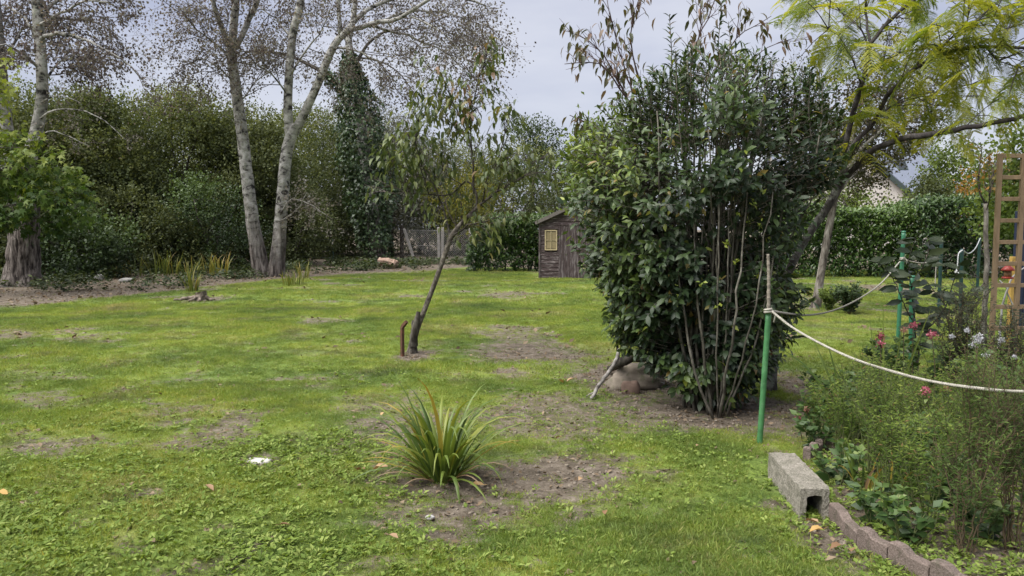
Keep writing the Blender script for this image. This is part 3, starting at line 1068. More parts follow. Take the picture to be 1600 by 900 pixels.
WILLOW = leaf_mat('willow_leaf', [(0, (.026, .036, .019)), (.4, (.066, .086, .036)), (.75, (.115, .138, .050)), (1, (.185, .20, .068))], .6, .35, .2, .35)
WILLOW_DK = leaf_mat('alder_leaf', [(0, (.024, .032, .015)), (.5, (.060, .076, .030)), (1, (.120, .138, .050))], .6, .3, .2, .35)
YELLOW = leaf_mat('yellowing_leaf', [(0, (.05, .06, .010)), (.5, (.12, .13, .020)), (1, (.23, .22, .035))], .55, .35, .3, .4)
PINE = leaf_mat('pine_needles', [(0, (.010, .022, .007)), (.5, (.030, .052, .015)), (1, (.068, .095, .026))], .6, .15, .25, .4)
GREY = leaf_mat('greyish_leaf', [(0, (.040, .042, .034)), (.5, (.10, .105, .085)), (1, (.20, .20, .17))], .6, .25, .3, .4)
BRAMBLE = leaf_mat('bramble_leaf', [(0, (.012, .022, .010)), (.5, (.035, .060, .022)), (1, (.10, .15, .05))], .5, .25, .3, .4)
FRESH = leaf_mat('fresh_leaf', [(0, (.030, .055, .010)), (.5, (.080, .120, .020)), (1, (.16, .21, .045))], .5, .35, .3, .4)
RUST = leaf_mat('rusty_leaf', [(0, (.06, .035, .008)), (.5, (.20, .10, .02)), (1, (.34, .20, .04))], .55, .35, .3, .4)

GW = 'trees of the wood that closes the lawn'
for k, (px, Y, top, w, mat, lb, nn) in enumerate([
    (-60, 27, 150, 210, WILLOW_DK, 'dark willow behind the stout two-stemmed poplar at the edge of the wood', 15000),
    (60, 30, 158, 200, WILLOW, 'willow crown rising behind the bright maple boughs', 15000),
    (160, 31, 146, 190, WILLOW, 'willow with brownish green crown above the old white-topped stake', 17000),
    (285, 34, 152, 200, WILLOW, 'tallest yellowish willow in the gap between the two poplars', 17000),
    (385, 34.5, 190, 180, WILLOW_DK, 'dark willow whose crown stands just behind the forked poplar', 15000),
    (490, 44, 176, 220, WILLOW, 'olive green willow between forked poplar and ivy-clad trunk', 16000),
    (605, 45, 185, 190, GREY, 'thin greyish tree behind the ivy-clad trunk', 11000),
    (700, 48, 232, 190, WILLOW, 'loose olive tree behind the leaning peach tree', 13000),
]):
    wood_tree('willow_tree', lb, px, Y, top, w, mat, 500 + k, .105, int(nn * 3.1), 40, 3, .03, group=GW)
for k, (px, Y, top, w, lb) in enumerate([(100, 40, 165, 260, 'dim back-row willow seen past the maple boughs'), (230, 42, 170, 230, 'dim back-row willow in the dip between taller crowns'), (340, 44, 180, 230, 'dim back-row willow behind the forked poplar'),
                                         (430, 50, 195, 220, 'dim back-row willow between the poplar stems'), (570, 55, 205, 220, 'dim back-row willow beyond the ivy-clad trunk')]):
    wood_tree('willow_tree', lb, px, Y, top, w, WILLOW, 590 + k, .14, 22000, 34, 2, .03, group=GW)
wood_tree('birch_tree', 'yellow leaved tree glowing behind the leaning peach tree', 727, 40, 268, 120, YELLOW, 520, .11, 5000, 14, 2, .35)
wood_tree('pine_tree', 'dark rounded pine beyond the shed roof, the taller of two', 822, 62, 185, 110, PINE, 521, .17, 9000, 18, 1, .25)
wood_tree('pine_tree', 'dark rounded pine half behind the tall evergreen bush', 905, 64, 200, 130, PINE, 522, .17, 9000, 18, 1, .25)
wood_tree('oak_tree', 'broad dull green tree between hedge and pines', 800, 46, 235, 180, WILLOW, 523, .12, 12000, 24, 2, .05)
wood_tree('oak_tree', 'dull green tree behind the wooden shed', 905, 44, 252, 150, WILLOW_DK, 524, .12, 10000, 20, 2, .05)
wood_tree('willow_tree', 'grey-green willow thicket behind the wire mesh fence', 655, 47, 285, 140, GREY, 525, .10, 8000, 18, 3, .1)
for k, (px, Y, top, w, h_) in enumerate([(125, 24.5, 345, 120, 0), (205, 28.5, 300, 130, 0), (330, 29, 290, 150, 0), (455, 33, 300, 110, 0), (525, 42, 300, 140, 0), (30, 25, 300, 120, 0), (270, 28, 345, 90, 0)]):
    wood_tree('elder_bush', ['grey-green elder bush beside the stout furrowed trunk', 'dark bush behind the weathered stake of the wire fence', 'dark leafy bush just in front of the yellowish willow',
                             'dark bush filling the fork behind the pale poplar', 'dark bush next to the ivy-clad trunk', 'shaded bush beneath the bright maple boughs', 'low dark bush over the yellow iris clumps'][k],
              px, Y, top, w, BRAMBLE if k in (0, 2) else WILLOW_DK, 540 + k, .095, 9000, 18, 3, .02, 'bush')


# ---- ivy-clad trunk
def build_ivy():
    rng = np.random.default_rng(5)
    Y = 38.0
    g = G(592, 408)
    t = thing('ivy_tree', 'leaning bare-topped trunk wrapped thickly in dark ivy', 'tree', g)
    path = [(594, 409, Y), (588, 380, Y), (580, 320, Y), (570, 240, Y), (560, 170, Y), (552, 120, Y), (547, 85, Y)]
    mb = MB(); tr = furrow(mb, path + [(545, 60, Y), (552, 30, Y), (558, -30, Y)], [.42, .36, .32, .28, .24, .22, .2, .16, .13, .08], rng, 12, .3, .06)
    put(mb, 'trunk', POP_BARK, t)
    br, tw, tips = MB(), MB(), []
    q = dict(wander=.16, trop=.35, ratio=.58, kids=[4, 3], angle=.75, seg=.25)
    for pth, r0, r1 in [([(548, 150, Y), (528, 133, Y), (510, 118, Y), (496, 108, Y), (470, 95, Y), (442, 84, Y), (380, 80, Y)], .12, .03),
                        ([(552, 110, Y), (566, 80, Y), (582, 62, Y), (600, 50, Y), (640, 45, Y)], .1, .03),
                        ([(548, 75, Y), (538, 60, Y), (530, 30, Y)], .07, .03),
                        ([(560, 90, Y), (590, 95, Y), (620, 110, Y), (650, 150, Y)], .05, .015)]:
        pts = limb_part(t, DARK_BARK, pth, r0, r1, 6, rng, .35)
        side_shoots(tw, tips, rng, pts, 9, 1.5, .016, 1, q, .3, 1, .05)
    put(tw, 'twigs', TWIG, t, 'stuff')
    lf = MB(); tips_to_leaves(lf, RHOMB, tips, rng, 2, .1, .4, .1, (.4, .25), 1.2, .6)
    put(lf, 'leaves', POP_LEAF, t, 'stuff')
    iv = MB()
    n = 11000
    s = rng.random(n)
    hw = np.interp(s, [0, .1, .3, .55, .75, .9, 1], [18, 22, 33, 36, 32, 18, 8]) / FPX * Y * (1 + .35 * (fbm(s * 14, s * 0, 61, 3) - .5))
    ax = A([P(*p_) for p_ in path])
    seg = np.linspace(0, 1, len(ax))
    hs = (ax[:, 2] - ax[0, 2]) / (ax[-1, 2] - ax[0, 2])
    c = np.stack([np.interp(s, hs, ax[:, k]) for k in range(3)], 1)
    a = rng.random(n) * 6.28
    lump = .40 + 1.1 * fbm(a * 1.5 + 9, c[:, 2] * .95, 62, 4)
    rr = hw * lump * (1.12 - .6 * rng.random(n) ** 2)
    out = np.stack([np.cos(a), np.sin(a), np.zeros(n)], 1)
    pos = c + out * rr[:, None]
    k = rng.random(n) > .12 + .5 * (s < .08)
    # ivy on the first bit of the left limb
    n2 = 700
    u = rng.random(n2)
    lp = A([P(548, 150, Y), P(528, 133, Y), P(510, 117, Y)])
    c2 = np.stack([np.interp(u, [0, .5, 1], lp[:, i]) for i in range(3)], 1) + rng.normal(0, .16, (n2, 3))
    pos = np.vstack([pos[k], c2]); out = np.vstack([out[k], rng.normal(0, 1, (n2, 3)) * A([1, 1, 0])])
    m = len(pos)
    iv.leaves(OVAL4, pos, out * .45 + A([0, 0, -.55]) + rng.normal(0, .6, (m, 3)), out + A([0, 0, .5]) + rng.normal(0, .6, (m, 3)), rng.uniform(.11, .21, m), rng.random(m), 1.4)
    put(iv, 'ivy', leaf_mat('ivy_leaf', [(0, (.016, .034, .013)), (.6, (.040, .072, .026)), (1, (.085, .13, .05))], .4, .15, .45, .3), t, 'stuff')


build_ivy()


# ================================================================== SHED
def build_shed():
    rng = np.random.default_rng(11)
    o = G(843, 434)
    ang = math.radians(-7)
    u, v, w = A([math.cos(ang), math.sin(ang), 0]), A([-math.sin(ang), math.cos(ang), 0]), A([0, 0, 1.0])
    W, HE, HR, D = 2.46, 1.80, 2.36, 2.4
    o = o + A([0, 0, -.03])

    def q(x, y, z):
        return o + u * x + v * y + w * z
    hor = plain_mat('weathered_boards', (.062, .045, .044), .85, .2, .8, 9, bmp=.6, col2=(.24, .21, .205), p2=(.52, .66), stretch=(1, 1, 7), scale2=5)
    ver = plain_mat('weathered_door_boards', (.070, .052, .052), .85, .2, .8, 9, bmp=.6, col2=(.21, .185, .185), p2=(.50, .68), stretch=(6, 6, .7), scale2=4)
    felt = plain_mat('roof_felt', (.16, .15, .15), .9, .2, .5, 15, col2=(.09, .10, .05), p2=(.55, .7))
    edge = plain_mat('bargeboard', (.15, .13, .12), .85, .2, .6, 12, stretch=(1, 1, 4))
    t = thing('garden_shed', 'dark weathered wooden shed with peeling boards and a small yellowed window', 'shed', o)
    # inner shell that the boards are nailed to
    mb = MB()
    mb.box(q(W / 2, D / 2, HE / 2), u * (W / 2 - .03), v * (D / 2 - .03), w * (HE / 2))
    fr = [q(.03, .03, HE), q(W - .03, .03, HE), q(W / 2, .03, HR - .02), q(.03, D - .03, HE), q(W - .03, D - .03, HE), q(W / 2, D - .03, HR - .02)]
    mb.add(fr, [[0, 1, 2], [3, 5, 4], [0, 2, 5, 3], [1, 4, 5, 2]])
    put(mb, 'wall', hor, t, smooth=False)
    # horizontal boards: (x0, x1, z0, z1) with the window hole left open
    wx0, wx1, wz0, wz1 = .17, .55, .90, 1.53
    dx0, dx1, dz1 = .66, 1.86, 1.66
    nb = 15
    bh = HE / nb

    def board(x0, x1, z0, z1, y=-.012):
        if x1 - x0 < .03:
            return
        mb = MB()
        j = rng.normal(0, .003)
        # lapped board: the lower edge stands proud
        c = [q(x0, y + .02, z0 + .006), q(x1, y + .02, z0 + .006), q(x1, y + .02, z1), q(x0, y + .02, z1),
             q(x0, y - .018 + j, z0 + .006), q(x1, y - .018 + j, z0 + .006), q(x1, y - .002, z1), q(x0, y - .002, z1)]
        mb.add(c, [[0, 1, 2, 3], [4, 7, 6, 5], [0, 4, 5, 1], [3, 2, 6, 7], [0, 3, 7, 4], [1, 5, 6, 2]])
        put(mb, 'plank', hor, t, smooth=False)
    for k in range(nb):
        z0, z1 = k * bh, (k + 1) * bh
        mid = (z0 + z1) / 2
        if wz0 < mid < wz1:
            board(.0, wx0, z0, z1); board(wx1, dx0 - .05, z0, z1)
        elif mid < dz1:
            board(.0, dx0 - .05, z0, z1)
        else:
            board(.0, W, z0, z1)
        if mid < dz1:
            board(dx1 + .05, W, z0, z1)
    for k in range(4):
        z0, z1 = HE + k * .14, HE + (k + 1) * .14
        f = (z0 - HE) / (HR - HE)
        f1 = min(1, (z1 - HE) / (HR - HE))
        mb = MB()
        x0, x1, x2, x3 = W / 2 * f + .01, W - W / 2 * f - .01, W - W / 2 * f1 - .01, W / 2 * f1 + .01
        c = [q(x0, .015, z0 + .006), q(x1, .015, z0 + .006), q(x2, .015, z1), q(x3, .015, z1), q(x0, -.03, z0 + .006), q(x1, -.03, z0 + .006), q(x2, -.014, z1), q(x3, -.014, z1)]
        mb.add(c, [[0, 1, 2, 3], [4, 7, 6, 5], [0, 4, 5, 1], [3, 2, 6, 7], [0, 3, 7, 4], [1, 5, 6, 2]])
        put(mb, 'plank', hor, t, smooth=False)
    for k in range(nb):      # side walls
        for xs_, sg in ((-.012, -1), (W + .012, 1)):
            mb = MB(); mb.box(q(xs_, D / 2, (k + .5) * bh), u * .018, v * (D / 2), w * (bh / 2 - .004))
            put(mb, 'plank', hor, t, smooth=False)
    for x in (.0, dx0 - .03, dx1 + .03, W):   # corner and door posts
        mb = MB(); mb.cbox(q(x, -.03, (dz1 if .1 < x < W - .1 else HE) / 2 + .01), u * .028, v * .025, w * ((dz1 if .1 < x < W - .1 else HE) / 2 - .01))
        put(mb, 'corner_post', ver, t, smooth=False)
    mb = MB(); mb.cbox(q((dx0 + dx1) / 2, -.035, dz1 + .035), u * ((dx1 - dx0) / 2 + .05), v * .025, w * .03)
    put(mb, 'door_lintel', ver, t, smooth=False)
    for x0, x1 in ((dx0, (dx0 + dx1) / 2 - .006), ((dx0 + dx1) / 2 + .006, dx1)):
        mb = MB()
        for z in (.3, 1.35):
            mb.box(q((x0 + x1) / 2, -.012, z), u * ((x1 - x0) / 2 - .02), v * .012, w * .05)
        d = put(mb, 'door', ver, t, smooth=False)
        n = 6
        for k in range(n):
            a, b = x0 + (x1 - x0) * k / n + .003, x0 + (x1 - x0) * (k + 1) / n - .003
            mb = MB(); mb.cbox(q((a + b) / 2, -.036 + rng.normal(0, .003), dz1 / 2 + .01 + rng.normal(0, .008)), u * ((b - a) / 2), v * .01, w * (dz1 / 2 - .012), .003)
            put(mb, 'plank', ver, d, smooth=False)
        mb = MB(); hx = x1 - .07 if x0 < 1 else x0 + .07
        mb.cbox(q(hx, -.055, .85), u * .012, v * .012, w * .05)
        put(mb, 'handle', plain_mat('rusty_iron', (.07, .045, .035), .7, .4, .5, 30), d, smooth=False)
    fm = plain_mat('cream_paint', (.42, .34, .20), .6, .3, .4, 14)
    mb = MB()
    cx, cz = (wx0 + wx1) / 2, (wz0 + wz1) / 2
    for x in (wx0 + .015, wx1 - .015):
        mb.box(q(x, -.03, cz), u * .018, v * .022, w * ((wz1 - wz0) / 2))
    for z in (wz0 + .015, wz1 - .015):
        mb.box(q(cx, -.031, z), u * ((wx1 - wx0) / 2 - .032), v * .022, w * .018)
    win = put(mb, 'window', fm, t, smooth=False)
    mb = MB(); mb.box(q(cx, -.032, cz), u * .011, v * .02, w * ((wz1 - wz0) / 2 - .034)); put(mb, 'glazing_bar', fm, win, smooth=False)
    for s in (-1, 1):
        mb = MB(); mb.box(q(cx + s * .09, -.033, cz), u * .078, v * .018, w * .010); put(mb, 'glazing_bar', fm, win, smooth=False)
    pm, nt, b, out = nmat('yellowed_pane')
    nt.links.new(ramp(nt, noise(nt, opos(nt), 6, 4), [(.3, (.20, .155, .085)), (.7, (.30, .24, .14))]), b.inputs['Base Color'])
    b.inputs['Roughness'].default_value = .25
    for s in (-1, 1):
        for z in (-1, 1):
            mb = MB(); mb.box(q(cx + s * .083, -.024, cz + z * .14), u * .068, v * .003, w * .125)
            put(mb, 'pane', pm, win, smooth=False)
    # roof: two slopes, each with a felted board and a bargeboard
    sl = unit(A([W / 2, 0, HR - HE]))
    for sg in (-1, 1):
        e = o + u * (W / 2 + sg * (W / 2 + .14)) + w * (HE - .14 * (HR - HE) / (W / 2) + .03)
        rdg = o + u * (W / 2) + w * (HR + .03)
        mid, half = (e + rdg) / 2, (rdg - e) / 2
        nn = unit(np.cross(half, v)) * (1 if np.cross(half, v)[2] > 0 else -1)
        mb = MB(); mb.box(mid + v * (D / 2) + nn * .016, half, v * (D / 2 + .15), nn * .014)
        rf = put(mb, 'roof', felt, t, smooth=False)
        mb = MB(); mb.box(mid + v * (-.166) - nn * .025, half * .998, v * .012, nn * .05)
        put(mb, 'bargeboard', edge, rf, smooth=False)
    mb = MB(); mb.box(q(W / 2, -.02, -.03), u * (W / 2 + .06), v * .09, w * .05)
    put(mb, 'footing', plain_mat('pale_footing', (.24, .22, .20), .9, .1, .5, 12), t, smooth=False)
    # pale split logs in front of the doors
    wm = plain_mat('cut_wood', (.36, .24, .15), .8, .2, .5, 14, col2=(.16, .11, .08), p2=(.52, .64))
    for k, (px, py, L, r, a, lb) in enumerate([(925, 434, .34, .085, .35, 'smaller pale split log by the shed doors'), (938, 432, .30, .11, -.4, 'stouter pale split log by the shed doors')]):
        g = G(px, py); d = A([math.cos(a), math.sin(a), .1])
        mb = MB(); pts = resample(A([g + A([0, 0, r * .8]) - d * L / 2, g + A([0, 0, r * .9]), g + A([0, 0, r * .8]) + d * L / 2]), .07)
        mb.tube(pts, np.full(len(pts), r), 8, rng=rng, rough=.09)
        single(mb, 'split_log', wm, lb, 'log', g, 'split logs by the shed', smooth=False)


build_shed()


# ================================================================== HEDGES
def build_hedge(label, x0, x1, y0, y1, h, seed, n, mat, size=.115, shape=None):
    rng = np.random.default_rng(seed)
    c = A([(x0 + x1) / 2, (y0 + y1) / 2, 0])
    t = thing('laurel_hedge', label, 'hedge', c)
    st = MB()
    for k in range(int((x1 - x0) * 3)):
        x = rng.uniform(x0 + .1, x1 - .1); y = rng.uniform(y0 + .25, y1 - .25)
        pts = resample(A([[x, y, -.05], [x + rng.normal(0, .1), y + rng.normal(0, .1), h * .5], [x + rng.normal(0, .3), y + rng.normal(0, .2), h * .92]]), .4)
        st.tube(pts, np.linspace(.03, .01, len(pts)), 5, cap=False)
    put(st, 'stems', DARK_BARK, t, 'stuff')
    # leaves in overlapping sprays over the front, top and ends, and a thinner fill inside
    ns = n // 7
    which = rng.random(ns)
    dep = rng.random(ns) ** 1.8 * .45
    x = rng.uniform(x0, x1, ns); z = rng.random(ns) ** .9 * h
    y = np.where(which < .62, y0 + dep, rng.uniform(y0, y1, ns))
    top = which > .74
    z = np.where(top, h - dep * .6, z)
    endm = (which > .68) & (which <= .74)
    x = np.where(endm, np.where(rng.random(ns) < .5, x0 + dep, x1 - dep), x)
    lump = (fbm(x * 1.1 + 50, z * 1.3, seed, 3) - .5) * .55
    y = np.where(which < .62, y - lump, y)
    hl = h * (1 + .16 * (fbm(x * .8, y * 0 + seed, seed + 1, 3) - .5))
    z = np.where(top, z + (hl - h) + rng.normal(0, .06, ns), np.minimum(z, hl))
    if shape is not None:
        k = shape(x, z); x, y, z = x[k], y[k], z[k]; top = top[k]; ns = len(x)
    out = np.stack([rng.normal(0, .35, ns), np.where(top, -.2, -.8), np.where(top, 1.0, .75)], 1) + rng.normal(0, .3, (ns, 3))
    out = unit(out)
    S = np.repeat(np.arange(ns), 7)
    uu = np.tile(np.linspace(0, 1, 7), ns)
    pos = np.stack([x, y, z], 1)[S] + out[S] * (uu * size * 1.6)[:, None]
    m = len(S)
    al = out[S] * .55 + unit(rng.normal(0, 1, (m, 3))) * .9
    nr = A([0, -.5, 1.0]) + rng.normal(0, .35, (m, 3))
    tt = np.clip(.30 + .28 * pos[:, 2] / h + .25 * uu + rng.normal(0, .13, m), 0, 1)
    pos[:, 2] = np.maximum(pos[:, 2], .04)
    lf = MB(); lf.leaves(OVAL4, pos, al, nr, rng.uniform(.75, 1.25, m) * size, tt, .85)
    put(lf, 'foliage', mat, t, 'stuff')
    return t


HEDGE = leaf_mat('laurel_leaf', [(0, (.012, .028, .009)), (.45, (.032, .068, .016)), (.75, (.070, .125, .026)), (1, (.135, .20, .05))], .33, .2, .5, .3)
HEDGE2 = leaf_mat('laurel_leaf_dark', [(0, (.010, .022, .010)), (.5, (.026, .052, .020)), (.8, (.055, .098, .03)), (1, (.105, .16, .05))], .33, .18, .5, .3)
_a, _b = P(731, 415, 28.6)[0], P(846, 415, 28.6)[0]
build_hedge('rounded laurel hedge filling the gap before the wooden shed', _a, _b + .5, 28.4, 30.2, 1.82, 31, 15000, HEDGE, .13,
            lambda x, z: z < 1.9 * (1 - np.clip((_a + .9 - x) / .9, 0, 1) ** 2 * .55))
_a, _b = P(1205, 430, 25.2)[0], P(1428, 430, 25.2)[0]
build_hedge('long clipped laurel hedge behind the pale slanting trunk', _a, _b, 25.0, 26.6, 2.06, 32, 20000, HEDGE, .13)
build_hedge('darker taller laurel hedge behind the garden stakes', _b - .1, _b + 5.2, 24.6, 26.4, 2.28, 33, 18000, HEDGE2, .14)

# ================================================================== HOUSES beyond the hedge
RENDER_W = plain_mat('cream_render', (.60, .56, .52), .9, .2, .15, 4)
SLATE = plain_mat('roof_slate', (.145, .165, .215), .6, .4, .35, 6, stretch=(1, 1, 5))
TRIM = plain_mat('green_grey_trim', (.055, .075, .07), .6, .3, .2, 6)
ZINC = plain_mat('zinc', (.17, .18, .20), .45, .5, .2, 6, metal=.4)
WHITE = plain_mat('white_paint', (.70, .70, .69), .6, .3, .1, 6)
GLASSY, _nt, _b2, _o2 = nmat('window_glass')
_b2.inputs['Base Color'].default_value = (.03, .035, .04, 1); _b2.inputs['Roughness'].default_value = .08


def house(name, label, cx, y, wdt, dep, eave, ridge, rot, gable=True, sky=False):
    c = A([cx, y, 0.0])
    u = A([math.cos(rot), math.sin(rot), 0]); v = A([-math.sin(rot), math.cos(rot), 0]); w = A([0, 0, 1.0])
    t = thing(name, label, 'house', c)

    def q(x, yy, z):
        return c + u * x + v * yy + w * z
    mb = MB(); h = wdt / 2
    V = [q(-h, 0, -.2), q(h, 0, -.2), q(h, dep, -.2), q(-h, dep, -.2), q(-h, 0, eave), q(h, 0, eave), q(h, dep, eave), q(-h, dep, eave), q(0, 0, ridge), q(0, dep, ridge)]
    mb.add(V, [[0, 1, 5, 4], [2, 3, 7, 6], [1, 2, 6, 5], [3, 0, 4, 7], [4, 5, 8], [7, 9, 6]])
    put(mb, 'wall', RENDER_W, t, smooth=False)
    for s in (-1, 1):
        e, r = q(s * (h + .45), dep / 2, eave - .45 * (ridge - eave) / h), q(0, dep / 2, ridge)
        half = (r - e) / 2; nn = unit(np.cross(half, v)); nn = nn if nn[2] > 0 else -nn
        mb = MB(); mb.box((e + r) / 2 + nn * .12, half, v * (dep / 2 + .3), nn * .1)
        rf = put(mb, 'roof', SLATE, t, smooth=False)
        # courses of slates stand a little proud of each other
        mb = MB()
        k = 22
        for i in range(k):
            mb.box(e + half * (2 * (i + .5) / k) + nn * .235, half / k * 1.0, v * (dep / 2 + .29), nn * .012 + half * .001)
        put(mb, 'slates', SLATE, rf, 'stuff', smooth=False)
        mb = MB(); mb.box((e + r) / 2 - v * (dep / 2 + .33) + nn * .02, half, v * .03, nn * .16)
        put(mb, 'bargeboard', TRIM, rf, smooth=False)
        mb = MB(); g0 = e + nn * .1
        mb.tube(A([g0 - v * (dep / 2 + .3), g0 + v * (dep / 2 + .3)]), .09, 8)
        put(mb, 'gutter', ZINC, rf, smooth=False)
        mb = MB(); gg = e - v * (dep / 2 + .1)
        wl_ = q(s * (h + .08), .25, eave - 1.1)
        mb.tube(A([gg + w * .05, gg - w * .12, wl_, wl_ - w * (eave - 1.4)]), .065, 8)
        put(mb, 'downpipe', ZINC, t)
    for wx, wz in ((-1.9, 1.1), (1.7, 1.1)):
        mb = MB(); mb.box(q(wx, -.03, wz), u * .62, v * .05, w * .7); f = put(mb, 'window', WHITE, t, smooth=False)
        for s in (-1, 1):
            mb = MB(); mb.box(q(wx + s * .28, -.085, wz), u * .25, v * .01, w * .6); put(mb, 'pane', GLASSY, f, smooth=False)
    if sky:
        e, r = q(-(h + .45), dep / 2, eave - .45 * (ridge - eave) / h), q(0, dep / 2, ridge)
        half = (r - e) / 2; nn = unit(np.cross(half, v)); nn = nn if nn[2] > 0 else -nn
        for s in (.1, -.55):
            mb = MB(); mb.box((e + r) / 2 + half * .15 + nn * .27 + v * dep * .5 * s, half * .2, v * .45, nn * .05); f = put(mb, 'roof_window', TRIM, t, smooth=False)
            mb = MB(); mb.box((e + r) / 2 + half * .15 + nn * .325 + v * dep * .5 * s, half * .17, v * .38, nn * .01); put(mb, 'pane', GLASSY, f, smooth=False)
    return t


_e = P(1420, 300, 56)
house('house', 'cream gable-ended house whose slate roof shows over the hedge', _e[0] - 4.4, 56, 7.6, 11, 4.2, 7.6, math.radians(-8))
_e = P(1452, 282, 74)
house('house', 'farther slate-roofed house with a roof window', _e[0] + 2.0, 78, 8.0, 15, 5.2, 9.4, math.radians(90 - 5), sky=True)

# trees over the hedge
wood_tree('lime_tree', 'fresh green tree over the hedge beside the wooden trellis', 1500, 33, 236, 130, FRESH, 560, .12, 8000, 18, 1, .28)
wood_tree('maple_tree', 'orange-tinged young maple showing beside the wooden trellis', 1540, 30, 258, 80, RUST, 561, .11, 2200, 12, 1, .35)
wood_tree('yew_tree', 'dark rounded evergreen between house and fresh green tree', 1452, 30, 285, 80, WILLOW_DK, 562, .11, 6000, 14, 1, .2)
wood_tree('hazel_bush', 'yellowish hazel bush rising over the hedge below the cream house', 1330, 28.5, 292, 150, FRESH, 563, .11, 6000, 16, 3, .1, 'bush')
wood_tree('hazel_bush', 'yellowish hazel bush at the back of the tall evergreen bush', 1225, 29, 262, 110, FRESH, 564, .11, 4000, 14, 3, .1, 'bush')
wood_tree('lime_tree', 'bright lime green tree top above the trellis', 1610, 22, 195, 130, FRESH, 565, .12, 6000, 14, 1, .3)
wood_tree('lime_tree', 'fresh green tree behind the trellis', 1600, 36, 262, 140, FRESH, 566, .12, 6000, 16, 1, .2)


# ================================================================== PALE-TRUNKED TREE on the right lawn
def build_pale():
    rng = np.random.default_rng(14)
    g = G(1275, 481); Y = g[1]
    t = thing('plum_tree', 'slanting pale-trunked plum tree with fine brownish leaves', 'tree', g)
    mb = MB(); furrow(mb, [(1273, 484, Y), (1277, 465, Y), (1285, 415, Y), (1295, 360, Y), (1303, 315, Y), (1306, 285, Y)], [.120, .084, .074, .070, .068, .064], rng, 12, .12, .08)
    put(mb, 'trunk', bark_mat('pale_bark', (.045, .038, .032), (.155, .135, .115), (.31, .285, .25), 11, (1.4, 1.4, .35), 1.0, .03, (.36, .5, .66)), t)
    br, tw, tips = MB(), MB(), []
    pale = bark_mat('pale_branch', (.10, .09, .08), (.24, .225, .20), (.36, .34, .31), 9, (1, 1, .6), .5, .02)
    q = dict(wander=.2, trop=.05, ratio=.6, kids=[5, 4], angle=.75, seg=.14)
    for pth, r0, r1 in [([(1305, 300, Y), (1318, 262, Y), (1330, 220, Y), (1345, 160, Y), (1352, 110, Y)], .06, .015),
                        ([(1305, 295, Y), (1330, 255, Y - .4), (1365, 215, Y - .7), (1400, 190, Y - .9), (1440, 180, Y - 1)], .05, .012),
                        ([(1305, 300, Y), (1340, 270, Y + .4), (1385, 255, Y + .7), (1425, 250, Y + .8)], .045, .012),
                        ([(1306, 290, Y), (1300, 240, Y + .4), (1290, 180, Y + .6), (1282, 130, Y + .7)], .045, .012),
                        ([(1320, 262, Y), (1355, 225, Y + .4), (1385, 180, Y + .6), (1405, 150, Y + .6)], .04, .012),
                        ([(1304, 300, Y), (1275, 265, Y - .3), (1255, 230, Y - .5)], .035, .01)]:
        pts = limb_part(t, pale, pth, r0, r1, 6, rng, .2, .012)
        side_shoots(tw, tips, rng, pts, 14, .85, .008, 2, q, .2, 1, .1)
    put(tw, 'twigs', TWIG, t, 'stuff')
    lf = MB()
    tips_to_leaves(lf, RHOMB, tips, rng, 3, .06, .2, .07, None, 1.3, .8, .6, .7)
    put(lf, 'leaves', leaf_mat('plum_leaf', [(0, (.022, .022, .014)), (.4, (.052, .056, .024)), (.8, (.095, .095, .04)), (1, (.15, .10, .08))], .55, .3, .3, .3), t, 'stuff')


build_pale()


# ================================================================== SILK TREE with feathery fronds
FROND = leaf_mat('silk_tree_leaflet', [(0, (.085, .135, .022)), (.4, (.185, .235, .035)), (.75, (.30, .33, .045)), (1, (.42, .40, .07))], .5, .5, .3, .2, (1.2, 1.15, .5))


def frond_mesh(seed):
    """a twice-feathered frond: y along the rachis, drooping; about 1 unit long"""
    r = np.random.default_rng(seed)
    mb = MB()
    npair = 8
    cur = r.uniform(.25, .55)

    def rach(s):
        return A([0, s * (1 - .12 * s), -cur * s * s])
    pts = A([rach(s) for s in np.linspace(0, 1, 7)])
    mb.tube(pts, np.linspace(.007, .003, 7), 3, .15, cap=False)
    base_t = r.uniform(.2, .9)
    P_, A_, N_, S_, T_ = [], [], [], [], []
    for k in range(npair):
        s = .22 + .78 * k / (npair - 1)
        L = .34 * (1 - .55 * abs(s - .55)) * r.uniform(.85, 1.1)
        for sg in (-1, 1):
            d = unit(A([sg * .85, .62, -.25 + r.normal(0, .12)]))
            p0 = rach(s)
            nl = 13
            for i in range(nl):
                f = (i + .8) / nl
                c = p0 + d * L * f + A([0, 0, -.35 * L * f * f])
                for s2 in (-1, 1):
                    a = unit(d * .55 + unit(np.cross(d, A([0, 0, 1.0]))) * s2 + A([0, 0, -.12]))
                    P_.append(c); A_.append(a); N_.append(A([0, 0, 1.0]) + r.normal(0, .15, 3)); S_.append(.052 * (1 - .4 * abs(f - .5)) * r.uniform(.85, 1.15)); T_.append(np.clip(base_t + r.normal(0, .1), 0, 1))
    tpl = _t([(-.21, 0, 0), (.21, 0, 0), (.18, 1, -.05), (-.18, 1, -.05)], [[0, 1, 2, 3]])
    mb.leaves(tpl, A(P_), A(A_), A(N_), A(S_), A(T_))
    return mb.mesh('frond', FROND)


